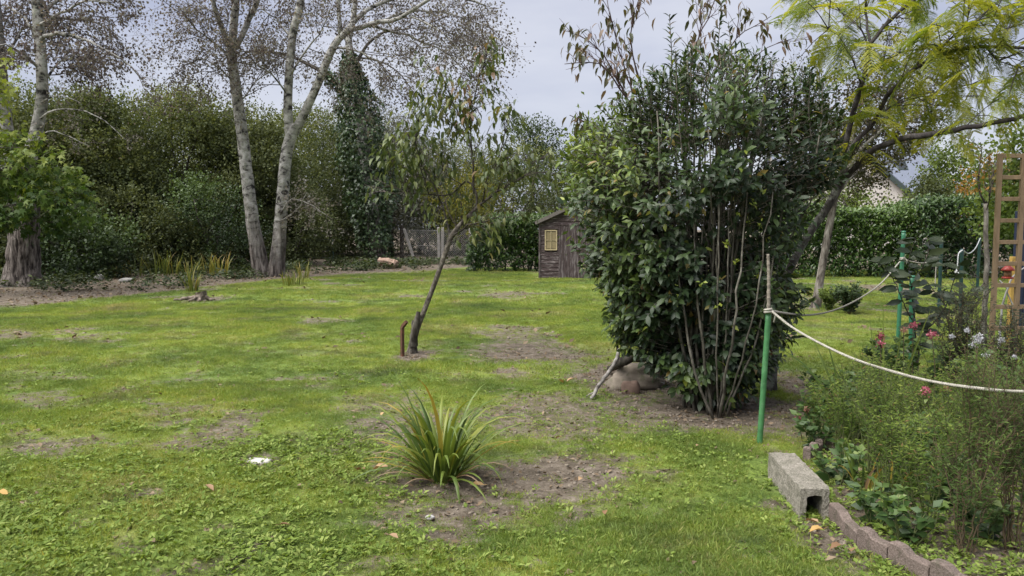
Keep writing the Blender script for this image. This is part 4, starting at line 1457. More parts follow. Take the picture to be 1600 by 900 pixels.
def build_silk():
    rng = np.random.default_rng(15)
    g = G(1206, 606); Y = g[1]
    t = thing('silk_tree', 'leaning silk tree spreading dark limbs hung with feathery yellow-green fronds', 'tree', g)
    mb = MB(); furrow(mb, [(1203, 612, Y), (1205, 590, Y), (1210, 540, Y), (1216, 480, Y), (1232, 425, Y), (1262, 368, Y), (1292, 325, Y), (1312, 288, Y), (1320, 262, Y)],
                      [.080, .056, .046, .042, .039, .038, .037, .042, .034], rng, 14, .06, .07)
    put(mb, 'trunk', bark_mat('lichened_bark', (.025, .022, .020), (.075, .068, .062), (.16, .15, .14), 14, (1, 1, .5), .8, .012, lichen=(.20, .205, .175)), t)
    bark = bark_mat('silk_tree_bark', (.022, .019, .019), (.055, .048, .048), (.11, .10, .098), 16, (1, 1, .7), .5, .008)
    lb, tw = MB(), MB()
    spots = []
    spec = [([(1314, 285, Y), (1318, 240, Y), (1332, 180, Y - .1), (1348, 125, Y - .2), (1360, 68, Y - .3)], .048, .028, 0),
            ([(1360, 68, Y - .3), (1392, 30, Y - .3), (1435, -5, Y - .3), (1490, -45, Y - .3)], .027, .014, 6),
            ([(1360, 70, Y - .3), (1354, 30, Y - .2), (1352, -20, Y - .1), (1350, -70, Y)], .020, .010, 4),
            ([(1360, 80, Y - .3), (1345, 45, Y), (1318, 22, Y + .3), (1290, 10, Y + .5), (1262, 15, Y + .6)], .015, .006, 12),
            ([(1358, 72, Y - .3), (1382, 40, Y + .2), (1398, 5, Y + .5), (1412, -40, Y + .6)], .016, .007, 6),
            ([(1318, 262, Y), (1338, 222, Y + .1), (1368, 185, Y), (1385, 152, Y - .1), (1418, 115, Y - .3), (1460, 90, Y - .5), (1500, 76, Y - .7), (1560, 73, Y - 1), (1660, 78, Y - 1.4)], .040, .013, 22),
            ([(1362, 188, Y), (1395, 165, Y + .3), (1425, 150, Y + .6), (1470, 142, Y + .7), (1530, 128, Y + .7)], .016, .005, 14),
            ([(1350, 120, Y - .2), (1375, 100, Y + .1), (1410, 82, Y + .4), (1445, 75, Y + .6), (1490, 68, Y + .7)], .014, .005, 12),
            ([(1310, 290, Y), (1335, 262, Y - .2), (1368, 232, Y - .4), (1400, 219, Y - .6), (1440, 212, Y - .8), (1490, 203, Y - 1.0), (1550, 192, Y - 1.2), (1610, 178, Y - 1.4), (1690, 150, Y - 1.7)], .050, .022, 6),
            ([(1500, 77, Y - .7), (1510, 40, Y - .6), (1516, 0, Y - .5), (1520, -40, Y - .4)], .012, .006, 10),
            ([(1345, 130, Y - .2), (1330, 90, Y - .5), (1308, 55, Y - .8), (1282, 40, Y - .9)], .013, .005, 12),
            ([(1460, 90, Y - .5), (1490, 55, Y - .9), (1530, 30, Y - 1.2), (1575, 22, Y - 1.4)], .013, .005, 12),
            ([(1560, 73, Y - 1), (1575, 45, Y - .9), (1592, 10, Y - .8)], .010, .005, 9),
            ([(1540, 74, Y - .9), (1562, 95, Y - 1.1), (1590, 105, Y - 1.2), (1630, 110, Y - 1.3)], .010, .004, 9),
            ([(1430, 150, Y + .6), (1462, 165, Y + .5), (1495, 150, Y + .4), (1545, 152, Y + .3)], .008, .004, 7),
            ([(1320, 262, Y), (1340, 225, Y - .3), (1358, 200, Y - .5), (1362, 175, Y - .5)], .012, .005, 4)]
    for path, r0, r1, nf in spec:
        pts = limb_part(t, bark, path, r0 * .66, r1 * .7, 8, rng, .08, .004)
        for k in range(nf):
            i = int(len(pts) * (.25 + .75 * rng.random())) - 1
            d0 = unit(pts[min(i + 1, len(pts) - 1)] - pts[i - 1])
            d = unit(rng.normal(0, .8, 3) * A([1, 1, .5]) + d0 * .6 + A([0, 0, .25]))
            L = rng.uniform(.12, .4)
            tp = resample(A([pts[i], pts[i] + d * L * .55 + A([0, 0, .02]), pts[i] + d * L]), .06)
            tw.tube(tp, np.linspace(.005, .003, len(tp)), 4, cap=False)
            for j in range(2):
                spots.append((tp[-1 - j], d))
    put(tw, 'twigs', bark, t, 'stuff')
    var = [frond_mesh(900 + k) for k in range(7)]
    spots = [s for s in spots if s[0][2] > 0][:300]
    for p, d in spots:
        a = rng.random() * 6.28
        al = unit(A([math.cos(a), math.sin(a), 0]) * .9 + d * .4 + A([0, 0, -.35 + rng.normal(0, .3)]))
        nr = A([0, 0, 1.0]) + rng.normal(0, .25, 3)
        x = unit(np.cross(al, nr)); z = np.cross(x, al)
        place(var[rng.integers(7)], 'frond', t, np.stack([x, al, z], 1), p, rng.uniform(.26, .40))


build_silk()


# ================================================================== PEACH TREES
PEACH = leaf_mat('peach_leaf', [(0, (.042, .065, .024)), (.35, (.095, .125, .046)), (.6, (.16, .185, .07)), (.78, (.19, .18, .075)), (.9, (.20, .12, .065)), (1, (.26, .17, .12))], .45, .3, .4, .25)
PEACH_DRY = leaf_mat('bronze_peach_leaf', [(0, (.040, .048, .020)), (.4, (.085, .085, .040)), (.7, (.13, .095, .060)), (1, (.20, .13, .10))], .5, .3, .4, .25)
PEACH_BARK = bark_mat('peach_bark', (.030, .026, .022), (.095, .082, .068), (.21, .19, .16), 22, (1, 1, .7), .6, .01)


def leafy(parent, tips, rng, per, size, mat, nparts, droop=.8, spread=.05, wid=1.0, tpl=LANCE, tsh=None):
    T, D = A([a for a, _ in tips]), A([b for _, b in tips])
    T, D = np.repeat(T, per, 0), np.repeat(D, per, 0)
    n = len(T)
    pos = T + rng.normal(0, spread, (n, 3))
    h = rng.normal(0, 1, (n, 3)) * A([1, 1, .1])
    al = unit(h) * .55 + D * .25 + A([0, 0, -droop]) * rng.uniform(.4, 1.2, (n, 1))
    nr = unit(h) * 1.0 + A([0, 0, .5]) + rng.normal(0, .2, (n, 3))
    tt = rng.random(n) if tsh is None else tsh(pos, rng.random(n))
    sz = rng.uniform(.7, 1.15, n) * size
    o = np.argsort(pos[:, 1] + rng.normal(0, .25, n))
    a, b = o[:nparts], o[nparts:]
    leaf_parts(parent, 'leaf', tpl, mat, pos[a], al[a], nr[a], sz[a], tt[a], wid)
    lf = MB(); lf.leaves(tpl, pos[b], al[b], nr[b], sz[b], tt[b], wid)
    put(lf, 'foliage', mat, parent, 'stuff')


PEACH_LIMB = bark_mat('peach_limb', (.020, .017, .015), (.060, .052, .044), (.13, .12, .10), 22, (1, 1, .7), .6, .01)
RED_LIMB = bark_mat('reddish_limb', (.030, .020, .020), (.075, .050, .048), (.13, .10, .095), 22, (1, 1, .7), .4, .01)


def build_peach():
    rng = np.random.default_rng(16)
    g = G(645, 548); Y = g[1]
    t = thing('peach_tree', 'leaning young peach tree with drooping leaves on the open lawn', 'tree', g)
    mb = MB(); furrow(mb, [(644, 552, Y), (645, 540, Y), (650, 520, Y), (663, 485, Y), (680, 440, Y), (694, 400, Y), (704, 372, Y), (718, 352, Y), (735, 335, Y)], [.075, .055, .036, .033, .031, .031, .033, .028, .022], rng, 12, .05, .06)
    put(mb, 'trunk', PEACH_BARK, t)
    mb = MB(); furrow(mb, [(645, 540, Y - .03), (648, 515, Y - .05), (652, 498, Y - .06), (654, 487, Y - .06)], [.06, .04, .032, .022], rng, 9, .04, .2)
    mb.tube(A([P(647, 522, Y - .05), P(644, 506, Y - .05), P(645, 500, Y - .05)]), [.02, .014, .008], 6)
    put(mb, 'dead_stub', DARK_BARK, t)
    br, tw, tips = MB(), MB(), []
    q = dict(wander=.2, trop=.12, ratio=.6, kids=[4, 3], angle=.6, seg=.1)
    for pth, r0, r1, k, L in [([(703, 375, Y), (718, 352, Y), (735, 335, Y), (752, 318, Y), (785, 295, Y), (812, 280, Y), (830, 268, Y)], .034, .008, 10, .40),
                              ([(745, 324, Y), (742, 300, Y), (728, 283, Y + .1), (705, 303, Y + .2), (668, 303, Y + .2), (632, 300, Y + .2), (605, 280, Y + .2)], .020, .005, 10, .42),
                              ([(703, 375, Y), (698, 345, Y + .2), (690, 318, Y + .3), (678, 290, Y + .3), (655, 250, Y + .4), (640, 200, Y + .4)], .018, .005, 12, .42),
                              ([(741, 303, Y), (738, 260, Y), (735, 225, Y), (724, 195, Y + .05), (708, 160, Y + .1), (695, 125, Y + .1)], .020, .005, 12, .40),
                              ([(737, 235, Y), (735, 190, Y - .1), (742, 150, Y - .1), (752, 110, Y - .1), (760, 90, Y - .1)], .012, .004, 12, .32),
                              ([(753, 318, Y), (760, 280, Y - .2), (775, 258, Y - .3), (785, 225, Y - .3), (790, 195, Y - .35)], .014, .004, 10, .34),
                              ([(735, 230, Y), (715, 205, Y + .2), (698, 182, Y + .3), (685, 150, Y + .35)], .011, .004, 9, .36),
                              ([(706, 370, Y), (730, 352, Y - .3), (760, 345, Y - .5), (790, 335, Y - .6)], .016, .004, 8, .34),
                              ([(670, 303, Y + .2), (660, 270, Y), (650, 235, Y - .1), (652, 190, Y - .15), (660, 165, Y - .2)], .011, .004, 11, .36),
                              ([(640, 301, Y + .2), (620, 262, Y + .3), (612, 230, Y + .4)], .009, .004, 8, .34),
                              ([(775, 300, Y), (800, 262, Y + .3), (822, 250, Y + .4), (838, 262, Y + .4)], .010, .004, 9, .34),
                              ([(702, 378, Y), (722, 375, Y - .15), (745, 360, Y - .25)], .010, .004, 4, .25),
                              ([(680, 290, Y + .3), (692, 262, Y), (700, 240, Y)], .008, .004, 5, .3)]:
        pts = limb_part(t, PEACH_LIMB, pth, r0 * .8, r1 * .8, 7, rng, .08, .006)
        side_shoots(tw, tips, rng, pts, k, L, .006, 1, q, .3, 1, .35)
    put(tw, 'twigs', TWIG, t, 'stuff')

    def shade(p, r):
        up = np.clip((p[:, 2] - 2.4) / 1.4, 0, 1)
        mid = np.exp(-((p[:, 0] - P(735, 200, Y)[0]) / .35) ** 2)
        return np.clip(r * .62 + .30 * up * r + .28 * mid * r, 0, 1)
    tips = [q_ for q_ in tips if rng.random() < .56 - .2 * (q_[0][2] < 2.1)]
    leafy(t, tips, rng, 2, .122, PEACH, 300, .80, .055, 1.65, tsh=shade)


build_peach()


def build_peach_back():
    rng = np.random.default_rng(17)
    Y = 8.4
    g = A([P(1095, 560, Y)[0], Y, 0.0])
    t = thing('peach_tree', 'bronze-leaved peach tree reaching out above the tall evergreen bush', 'tree', g)
    mb = MB()
    tr = resample(A([g + A([0, 0, -.05]), P(1085, 450, Y), P(1055, 330, Y), P(1024, 250, Y)]), .15, rng, .01)
    mb.tube(tr, np.linspace(.05, .03, len(tr)), 9, rng=rng, rough=.05)
    put(mb, 'trunk', PEACH_BARK, t)
    br, tw, tips = MB(), MB(), []
    q = dict(wander=.13, trop=.1, ratio=.6, kids=[3, 3], angle=.55, seg=.1)
    for pth, r0, r1, k, L in [([(1024, 260, Y), (995, 180, Y), (965, 125, Y), (935, 75, Y), (905, 55, Y)], .018, .004, 9, .32),
                              ([(1000, 190, Y), (970, 140, Y - .2), (938, 100, Y - .3), (905, 98, Y - .4), (882, 100, Y - .4)], .012, .004, 9, .28),
                              ([(1020, 240, Y), (990, 150, Y + .2), (968, 80, Y + .3), (955, 35, Y + .3), (948, -5, Y + .3)], .014, .004, 9, .30),
                              ([(1022, 245, Y), (1000, 130, Y - .2), (985, 70, Y - .2), (990, 20, Y - .2), (985, -30, Y - .2)], .012, .004, 8, .30),
                              ([(1024, 250, Y), (1055, 150, Y + .3), (1082, 80, Y + .4), (1105, 30, Y + .4), (1125, -20, Y + .4)], .018, .004, 10, .30),
                              ([(1030, 260, Y), (1085, 160, Y + .5), (1130, 90, Y + .6), (1165, 50, Y + .6), (1205, 25, Y + .6)], .018, .004, 11, .30),
                              ([(1030, 260, Y), (1100, 180, Y + .8), (1160, 110, Y + 1), (1200, 75, Y + 1.1), (1240, 60, Y + 1.1)], .016, .004, 9, .28),
                              ([(1022, 250, Y), (1070, 130, Y), (1090, 70, Y), (1095, 20, Y), (1090, -30, Y)], .012, .004, 8, .28),
                              ([(1020, 270, Y), (960, 215, Y), (920, 195, Y), (890, 180, Y)], .010, .004, 5, .24),
                              ([(1020, 290, Y), (975, 240, Y), (930, 210, Y), (908, 208, Y)], .010, .003, 4, .2)]:
        pts = limb_part(t, RED_LIMB, pth, r0, r1, 6, rng, .1, .007)
        side_shoots(tw, tips, rng, pts, k, L, .0045, 1, q, .4, 1, .3)
    put(tw, 'twigs', bark_mat('reddish_twig', (.05, .028, .028), (.095, .055, .052), (.14, .10, .09), 22, (1, 1, .7), .3, .01), t, 'stuff')
    k = rng.random(len(tips)) < .62
    leafy(t, [a for a, b in zip(tips, k) if b], rng, 1, .12, PEACH_DRY, 300, .9, .04, 1.3)


build_peach_back()


# ================================================================== THE TALL EVERGREEN BUSH
def build_bush():
    rng = np.random.default_rng(18)
    g = G(1112, 640); Y = g[1] + .25
    t = thing('privet_bush', 'tall dense evergreen bush with upright bare stems beside the green stake', 'bush', g)
    SY = A([640, 620, 600, 550, 500, 450, 400, 350, 300, 250, 200, 150, 110, 75])
    SCX = A([1112, 1112, 1110, 1098, 1088, 1088, 1086, 1092, 1099, 1107, 1111, 1124, 1130, 1115])
    SHW = A([26, 58, 82, 114, 134, 148, 160, 180, 200, 208, 196, 154, 108, 45])
    stem = bark_mat('privet_stem', (.045, .040, .032), (.115, .105, .085), (.22, .205, .175), 18, (1, 1, .6), .4, .006)

    def at(py, a, f):
        cx = np.interp(py, SY[::-1], SCX[::-1]); hw = np.interp(py, SY[::-1], SHW[::-1]) / FPX * Y
        p = P(cx, py, Y)
        return A([p[0] + math.cos(a) * hw * f, Y + math.sin(a) * hw * .8 * f, p[2]])
    st = []
    for k in range(46):
        a = rng.random() * 6.28
        py = rng.uniform(60, 330)
        f = rng.random() ** .6 * .95
        b = g + A([math.cos(a) * .20 * rng.random() + .0, .2 + math.sin(a) * .2 * rng.random(), -.05])
        top = at(py, a, f)
        mid = b * .5 + top * .5 + A([0, 0, .25]) + rng.normal(0, .05, 3)
        pts = resample(A([b, mid, top]), .18, rng, .008)
        mb = MB(); mb.tube(pts, np.linspace(rng.uniform(.010, .020), .005, len(pts)), 6, rng=rng, rough=.04)
        put(mb, 'stem', stem, t)
        st.append(pts)
    # the bare canes that show in the opening on the near side
    for px0, px1, y0, y1 in [(1100, 1094, 610, 235), (1118, 1124, 615, 250), (1128, 1152, 600, 225), (1120, 1168, 600, 300), (1130, 1208, 590, 300), (1110, 1080, 605, 290), (1140, 1232, 600, 265), (1105, 1056, 600, 380), (1128, 1138, 612, 320)]:
        Yf = Y - rng.uniform(.35, .75)
        b = g + A([(px0 - 1112) / FPX * Y * .6, -.1 + rng.normal(0, .05), -.04])
        pts = resample(A([b, P(px0 * .45 + px1 * .55, (y0 + y1) / 2 + 60, Yf), P(px1, y1, Yf)]), .15, rng, .007)
        mb = MB(); mb.tube(pts, np.linspace(rng.uniform(.008, .014), .005, len(pts)), 6, rng=rng, rough=.05, tint=.9)
        put(mb, 'stem', stem, t)
    # twigs that end in sprays of leaves
    ns = 5000
    tw = MB()
    T, D, S = [], [], []
    wgt = np.interp(np.arange(70, 636), SY[::-1], SHW[::-1]); wgt = wgt * np.interp(np.arange(70, 636), [70, 130, 210, 640], [.25, .42, .95, 1]); wgt = wgt / wgt.sum()
    pys = rng.choice(np.arange(70, 636), ns, p=wgt)
    for py in pys:
        a = rng.random() * 6.28
        f = 1 - .55 * rng.random() ** 1.5
        nz = float(fbm(A([a * 1.7 + 20]), A([py * .017]), 71, 3)[0])
        if nz < .43 + .05 * (py < 230) and rng.random() < .88:
            continue
        f *= .66 + .70 * nz
        p = at(py, a, f)
        px = p[0] / p[1] * FPX + 800
        front = math.sin(a) < -.1
        op = math.exp(-((px - 1145) / 48) ** 2 - ((py - 370) / 85) ** 2)
        if front and rng.random() < .62 * op:
            continue
        if py > 590 and rng.random() < .5:
            continue
        up = .25 + .75 * np.clip((330 - py) / 220, 0, 1)
        d = unit(A([math.cos(a), math.sin(a), 0]) * (1.05 - .7 * np.clip((300 - py) / 250, 0, 1)) + A([0, 0, up]) + rng.normal(0, .25, 3))
        L = rng.uniform(.12, .26)
        q0 = p - d * L
        tw.tube(A([q0 - A([math.cos(a), math.sin(a), .3]) * .12, q0, p]), [.005, .004, .002], 4, cap=False)
        T.append(p); D.append(d); S.append(L)
    # upright leaders that stand out of the top
    lead = [(1046, 22, 190), (1128, 0, 180), (1138, 30, 170)] + [(rng.uniform(985, 1285), rng.uniform(60, 130), 240) for _ in range(46)]
    for px, top, b in lead:
        yy = Y + rng.normal(0, .35)
        top = top + abs(px - 1120) * .22 * (px != 1046)
        pts = resample(A([P(px + rng.normal(0, 10), b, yy), P(px + rng.normal(0, 4), (top + b) / 2, yy), P(px, top, yy)]), .035)
        tw.tube(pts, np.linspace(.007, .003, len(pts)), 4, cap=False)
        for i in range(0, len(pts)):
            T.append(pts[i]); D.append(A([rng.normal(0, .12), rng.normal(0, .12), 1.0])); S.append(.05)
    put(tw, 'twigs', stem, t, 'stuff')
    pos, al, nr, sz, tt, wd = [], [], [], [], [], []
    T, D = A(T), A(D)
    for p, d, L in zip(T, D, S):
        k = 7 if L > .06 else 2
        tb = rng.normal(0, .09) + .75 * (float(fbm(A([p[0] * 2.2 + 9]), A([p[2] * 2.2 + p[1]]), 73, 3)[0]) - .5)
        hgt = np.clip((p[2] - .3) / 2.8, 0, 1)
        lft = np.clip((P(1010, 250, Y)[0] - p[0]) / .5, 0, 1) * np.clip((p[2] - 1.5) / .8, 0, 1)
        ax = unit(np.cross(d, rng.normal(0, 1, 3))); ay = np.cross(d, ax)
        for j in range(k):
            an = j * 2.4 + rng.normal(0, .3)
            o = ax * math.cos(an) + ay * math.sin(an)
            s = (j / max(1, k - 1)) if k > 2 else .5
            pos.append(p - d * L * (1 - s) * .9)
            al.append(o * (1.0 - .35 * s) + d * (.45 + .4 * s) + A([0, 0, -.62 + .62 * hgt]))
            nr.append(d * 1.0 + A([0, -.25, .5]) + rng.normal(0, .32, 3))
            sz.append(rng.uniform(.056, .104) * (1 - .08 * hgt))
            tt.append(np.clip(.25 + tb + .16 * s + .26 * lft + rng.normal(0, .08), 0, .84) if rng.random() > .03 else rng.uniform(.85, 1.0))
            wd.append(1.05 - .4 * hgt)
    pos, al, nr, sz, tt, wd = map(A, (pos, al, nr, sz, tt, wd))
    mat = leaf_mat('privet_leaf', [(0, (.012, .024, .012)), (.3, (.032, .056, .022)), (.55, (.066, .104, .032)), (.8, (.13, .18, .036)), (.9, (.24, .28, .04)), (.93, (.24, .20, .05)), (1, (.17, .095, .045))], .40, .2, .4, .35)
    o = np.argsort(pos[:, 1] + rng.normal(0, .15, len(pos)))
    a, b = o[:300], o[300:]
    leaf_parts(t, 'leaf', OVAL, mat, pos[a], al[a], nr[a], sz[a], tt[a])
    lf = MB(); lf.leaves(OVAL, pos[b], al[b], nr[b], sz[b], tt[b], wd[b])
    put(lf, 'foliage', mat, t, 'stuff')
    # fresh lime tips on the bare canes
    lm = MB()
    for px, py in [(1143, 255), (1150, 262), (1180, 296), (1190, 302), (1177, 318), (1152, 335), (1186, 352), (1135, 382), (1170, 345), (1150, 410), (1095, 445), (1120, 480)]:
        p = P(px, py, Y - .78)
        n = 7
        lm.leaves(OVAL4, np.repeat(p[None], n, 0) + rng.normal(0, .012, (n, 3)), unit(rng.normal(0, 1, (n, 3))) + A([0, 0, .6]), A([0, -.3, 1.0]) + rng.normal(0, .4, (n, 3)), rng.uniform(.025, .05, n), rng.uniform(.80, .9, n))
        lm.tube(A([p, p + A([.03, .16, -.14])]), [.003, .004], 4, .2, cap=False)
    put(lm, 'fresh_tips', mat, t, 'stuff')


build_bush()

# the paler narrow-leaved shrub at the flank of the evergreen bush
_t1 = wood_tree('willow_shrub', 'pale yellowish green narrow-leaved shrub against the flank of the tall evergreen bush', 975, 8.0, 190, 120, FRESH, 580, .075, 3600, 22, 4, .5, 'bush', depth=.3, fine=True, sr=.35)


# ================================================================== SWORD-LEAVED CLUMPS
def blade(mb, base, az, lean, L, w, droop, tint, rng, fold=.25, nseg=7, kink=0.0, turn=None):
    d = A([math.cos(az) * math.sin(lean), math.sin(az) * math.sin(lean), math.cos(lean)])
    out = A([math.cos(az), math.sin(az), 0.0])
    side = A([-math.sin(az), math.cos(az), 0.0])
    tw = rng.normal(0, .35) if turn is None else turn
    side = unit(side * math.cos(tw) + out * math.sin(tw) * (.6 if turn is None else 1))
    pts, p = [], A(base, float)
    for k in range(nseg + 1):
        pts.append(p.copy())
        f = k / nseg
        d = unit(d + out * droop * f * .55 / nseg * 7 * .3 + A([0, 0, -droop * (f ** 1.5) * (1.0 + 2.5 * kink * (f > .55))]) * .32)
        p = p + d * L / nseg
    pts = A(pts)
    f = np.linspace(0, 1, nseg + 1)
    ww = w * np.minimum(1, .55 + 1.6 * f) * (1 - f ** 2.6) + .0012
    tan = unit(np.gradient(pts, axis=0))
    nrm = unit(np.cross(side[None], tan))
    l = pts - side * ww[:, None] / 2 + nrm * (ww * fold)[:, None]
    r = pts + side * ww[:, None] / 2 + nrm * (ww * fold)[:, None]
    V = np.concatenate([l, pts, r])
    n = nseg + 1
    F = []
    for k in range(nseg):
        F += [[k, n + k, n + k + 1, k + 1], [n + k, 2 * n + k, 2 * n + k + 1, n + k + 1]]
    t = np.clip(tint + np.concatenate([f, f, f]) * .12 - .04, 0, 1)
    mb.add(V, np.array(F), t)


SWORD = leaf_mat('sword_leaf', [(0, (.030, .060, .014)), (.35, (.085, .140, .028)), (.6, (.17, .225, .045)), (.75, (.26, .26, .04)), (.86, (.36, .25, .05)), (.93, (.27, .16, .08)), (1, (.30, .21, .14))], .42, .3, .45, .15)


def build_clump():
    rng = np.random.default_rng(21)
    g = G(692, 742)
    t = thing('daylily_clump', 'arching clump of sword-shaped green leaves with a few yellowed ones on the lawn', 'plant', g)
    for k in range(105):
        a = rng.random() * 6.28
        rr = .085 * rng.random() ** .5
        b = g + A([math.cos(a) * rr, math.sin(a) * rr, -.01])
        az = a + rng.normal(0, .4)
        lean = np.clip(.05 + rr * 4.0 * rng.random() + abs(rng.normal(0, .40)), .03, 1.15)
        L = rng.uniform(.42, .80) * (1 - .10 * lean)
        ti = np.clip(rng.normal(.48, .15), .05, .66)
        if rng.random() < .14:
            ti = rng.uniform(.66, .80)
        m = MB(); blade(m, b, az, lean, L, rng.uniform(.020, .033), rng.uniform(.7, 2.1), ti, rng, kink=float(rng.random() < .12))
        put(m, 'blade', SWORD, t)
    for az, L, ti, lean, dr in [(3.3, .46, .80, .95, 1.0), (3.6, .40, .95, 1.1, 1.2), (-.3, .42, .97, .9, 1.5), (-.9, .36, .95, 1.0, 1.6), (3.0, .45, .82, .75, .9), (.1, .50, .80, .8, .9), (-.15, .55, .45, 1.0, .8),
                                (-1.2, .30, .98, 1.05, 1.3), (3.9, .42, .98, .8, 1.6), (-.5, .33, .97, .7, 1.8), (3.45, .48, .78, 1.05, .7), (2.9, .5, .97, .9, 1.8), (-2.2, .3, .97, 1.1, 1.3)]:
        m = MB(); blade(m, g + A([math.cos(az) * .08, math.sin(az) * .08, .0]), az, lean, L, .019, dr, ti, rng)
        put(m, 'blade', SWORD, t)


build_clump()

IRIS = leaf_mat('iris_leaf', [(0, (.05, .08, .018)), (.4, (.11, .15, .03)), (.7, (.22, .22, .05)), (1, (.34, .24, .08))], .45, .3, .4, .2)
_ri = np.random.default_rng(22)
for k, (px, py, h, nb, tn, lb) in enumerate([
    (182, 434, .55, 12, .75, 'small yellow-brown iris clump nearest the stout trunk'), (212, 432, .80, 16, .55, 'thin iris clump just before the weathered stake'),
    (248, 431, .95, 22, .5, 'upright iris clump touching the weathered stake'), (268, 430, .85, 24, .5, 'bushy iris clump next but one to the weathered stake'),
    (296, 431, .7, 22, .6, 'arching iris clump above the lone lawn tuft'), (326, 430, .85, 24, .7, 'russet-tinged iris clump nearer the forked poplar'),
    (346, 431, .85, 26, .6, 'iris clump closest to the forked poplar'), (302, 456, .62, 34, .55, 'lone grassy iris tuft standing out on the litter edge above the stump'),
    (458, 446, .45, 30, .5, 'low grassy tuft right beside the forked poplar foot'), (470, 436, .55, 26, .55, 'taller tuft of grass behind the low one by the poplar')]):
    g = G(px, py)
    m = MB()
    for j in range(nb):
        a = _ri.random() * 6.28; rr = (.28 if k not in (7,) else .14) * _ri.random() ** .6
        blade(m, g + A([math.cos(a) * rr, math.sin(a) * rr, -.01]), a + _ri.normal(0, .6), abs(_ri.normal(.12, .22)), h * _ri.uniform(.6, 1.15), _ri.uniform(.025, .042), _ri.uniform(.3, 1.2), np.clip(_ri.normal(tn, .2), 0, 1), _ri, nseg=5, kink=float(_ri.random() < .3))
    single(m, 'iris_clump', IRIS, lb, 'plant', g, 'iris clumps along the wire fence' if k < 7 else None)


# ================================================================== STAKES, ROPES, FENCES
POST_GREEN = plain_mat('green_plastic', (.055, .175, .065), .45, .4, .5, 16, bmp=.1, col2=(.12, .22, .12), p2=(.52, .72))
POST_TEAL = plain_mat('teal_plastic', (.035, .155, .085), .4, .5, .3, 16, bmp=.1)
POST_DARK = plain_mat('dark_green_plastic', (.010, .040, .035), .4, .5, .3, 16, bmp=.1)
ROPE = plain_mat('pale_rope', (.34, .32, .275), .85, .2, .6, 60, bmp=.4, col2=(.30, .28, .22), p2=(.6, .72))
ROPE_W = plain_mat('white_rope', (.48, .49, .50), .8, .2, .3, 40, bmp=.3)


def stake(label, base, top, r, mat, name='garden_stake', pointed=False, cap=True):
    g = A(base, float); tp = A(top, float)
    t = thing(name, label, 'stake', g, 'plastic stakes round the flower bed')
    m = MB()
    pts = resample(A([g - (tp - g) * .06, g * .5 + tp * .5, tp]), .06)
    # square-ish section with small ribs all the way up
    n = len(pts)
    m.tube(pts, r * (1 + .05 * (np.arange(n) % 2)), 10)
    put(m, 'post', mat, t)
    if cap:
        d = unit(tp - g)
        m = MB(); m.tube(A([tp - d * .012, tp + d * .004, tp + d * .012]), [r * 1.15, r * 1.1, r * .6], 10)
        put(m, 'cap', mat, t)
    return t


g1 = G(1187, 688)
top1 = P(1201, 488, g1[1] + .02)
stake('bright green stake standing by the grey concrete block', g1, top1, .021, POST_GREEN)
_m = MB(); _r = np.random.default_rng(23)
_p = resample(A([P(1199, 520, g1[1] + .05), P(1201, 470, g1[1] + .04), P(1201, 430, g1[1] + .04), P(1200, 397, g1[1] + .04)]), .012)
_m.tube(_p, .0125 * (1 + .22 * (np.arange(len(_p)) % 4 == 0)) * np.linspace(1.1, .8, len(_p)), 9, rng=_r, rough=.05)
single(_m, 'dry_stick', plain_mat('ringed_stick', (.25, .22, .18), .8, .2, .5, 40, col2=(.11, .095, .08), p2=(.5, .6), stretch=(1, 1, 3)), 'ringed dry stick tied upright to the bright green stake', 'stick', _p[0])
s2b, s2t = P(1403, 535, 10.7), P(1412, 362, 10.7)
s2b[2] = gz(s2b[0], s2b[1])
stake('tall green stake where the farther rope is tied', s2b, s2t, .027, POST_TEAL)
s3b, s3t = G(1424, 560), P(1426, 432, G(1424, 560)[1])
stake('short teal stake among the laurel sapling leaves', s3b, s3t, .034, POST_TEAL)
s4b = G(1466, 512); s4t = P(1471, 377, s4b[1])
stake('dark green stake hung with a beige tail of rope', s4b, s4t, .026, POST_DARK)
s5b = G(1500, 515); s5t = P(1503, 390, s5b[1])
stake('dark green stake with a knotted white rope hanging down it', s5b, s5t, .026, POST_DARK)
s6b = G(1526, 468); s6t = P(1531, 373, s6b[1])
stake('dark green stake that holds the upper end of the white rope', s6b, s6t, .030, POST_DARK)


def rope(label, path, r, mat, group='ropes strung round the flower bed', lay=.05, step=.016, knots=()):
    pts = resample(A(path), step)
    tan = unit(np.gradient(pts, axis=0))
    x = unit(np.cross(tan, A([0, 0, 1.0]))); y = np.cross(x, tan)
    s = np.concatenate([[0], np.cumsum(np.linalg.norm(np.diff(pts, axis=0), axis=1))])
    t = thing('rope', label, 'rope', pts[0], group)
    for k in range(3):
        a = s / lay * 2 * PI + k * 2 * PI / 3
        m = MB(); m.tube(pts + (np.cos(a)[:, None] * x + np.sin(a)[:, None] * y) * r * .5, np.full(len(pts), r * .58), 6)
        put(m, 'strand', mat, t)
    for c, rr in knots:
        m = MB()
        th = np.linspace(0, 4 * PI, 26)
        m.tube(A(c) + np.stack([np.cos(th) * rr, np.sin(th) * rr, (th / (4 * PI) - .5) * .035], 1), r * .85, 6)
        m.tube(A([A(c) + A([rr, -.02, 0]), A(c) + A([rr + .02, -.03, -.03]), A(c) + A([rr + .01, -.03, -.08])]), r * .7, 6)
        put(m, 'knot', mat, t)
    return t


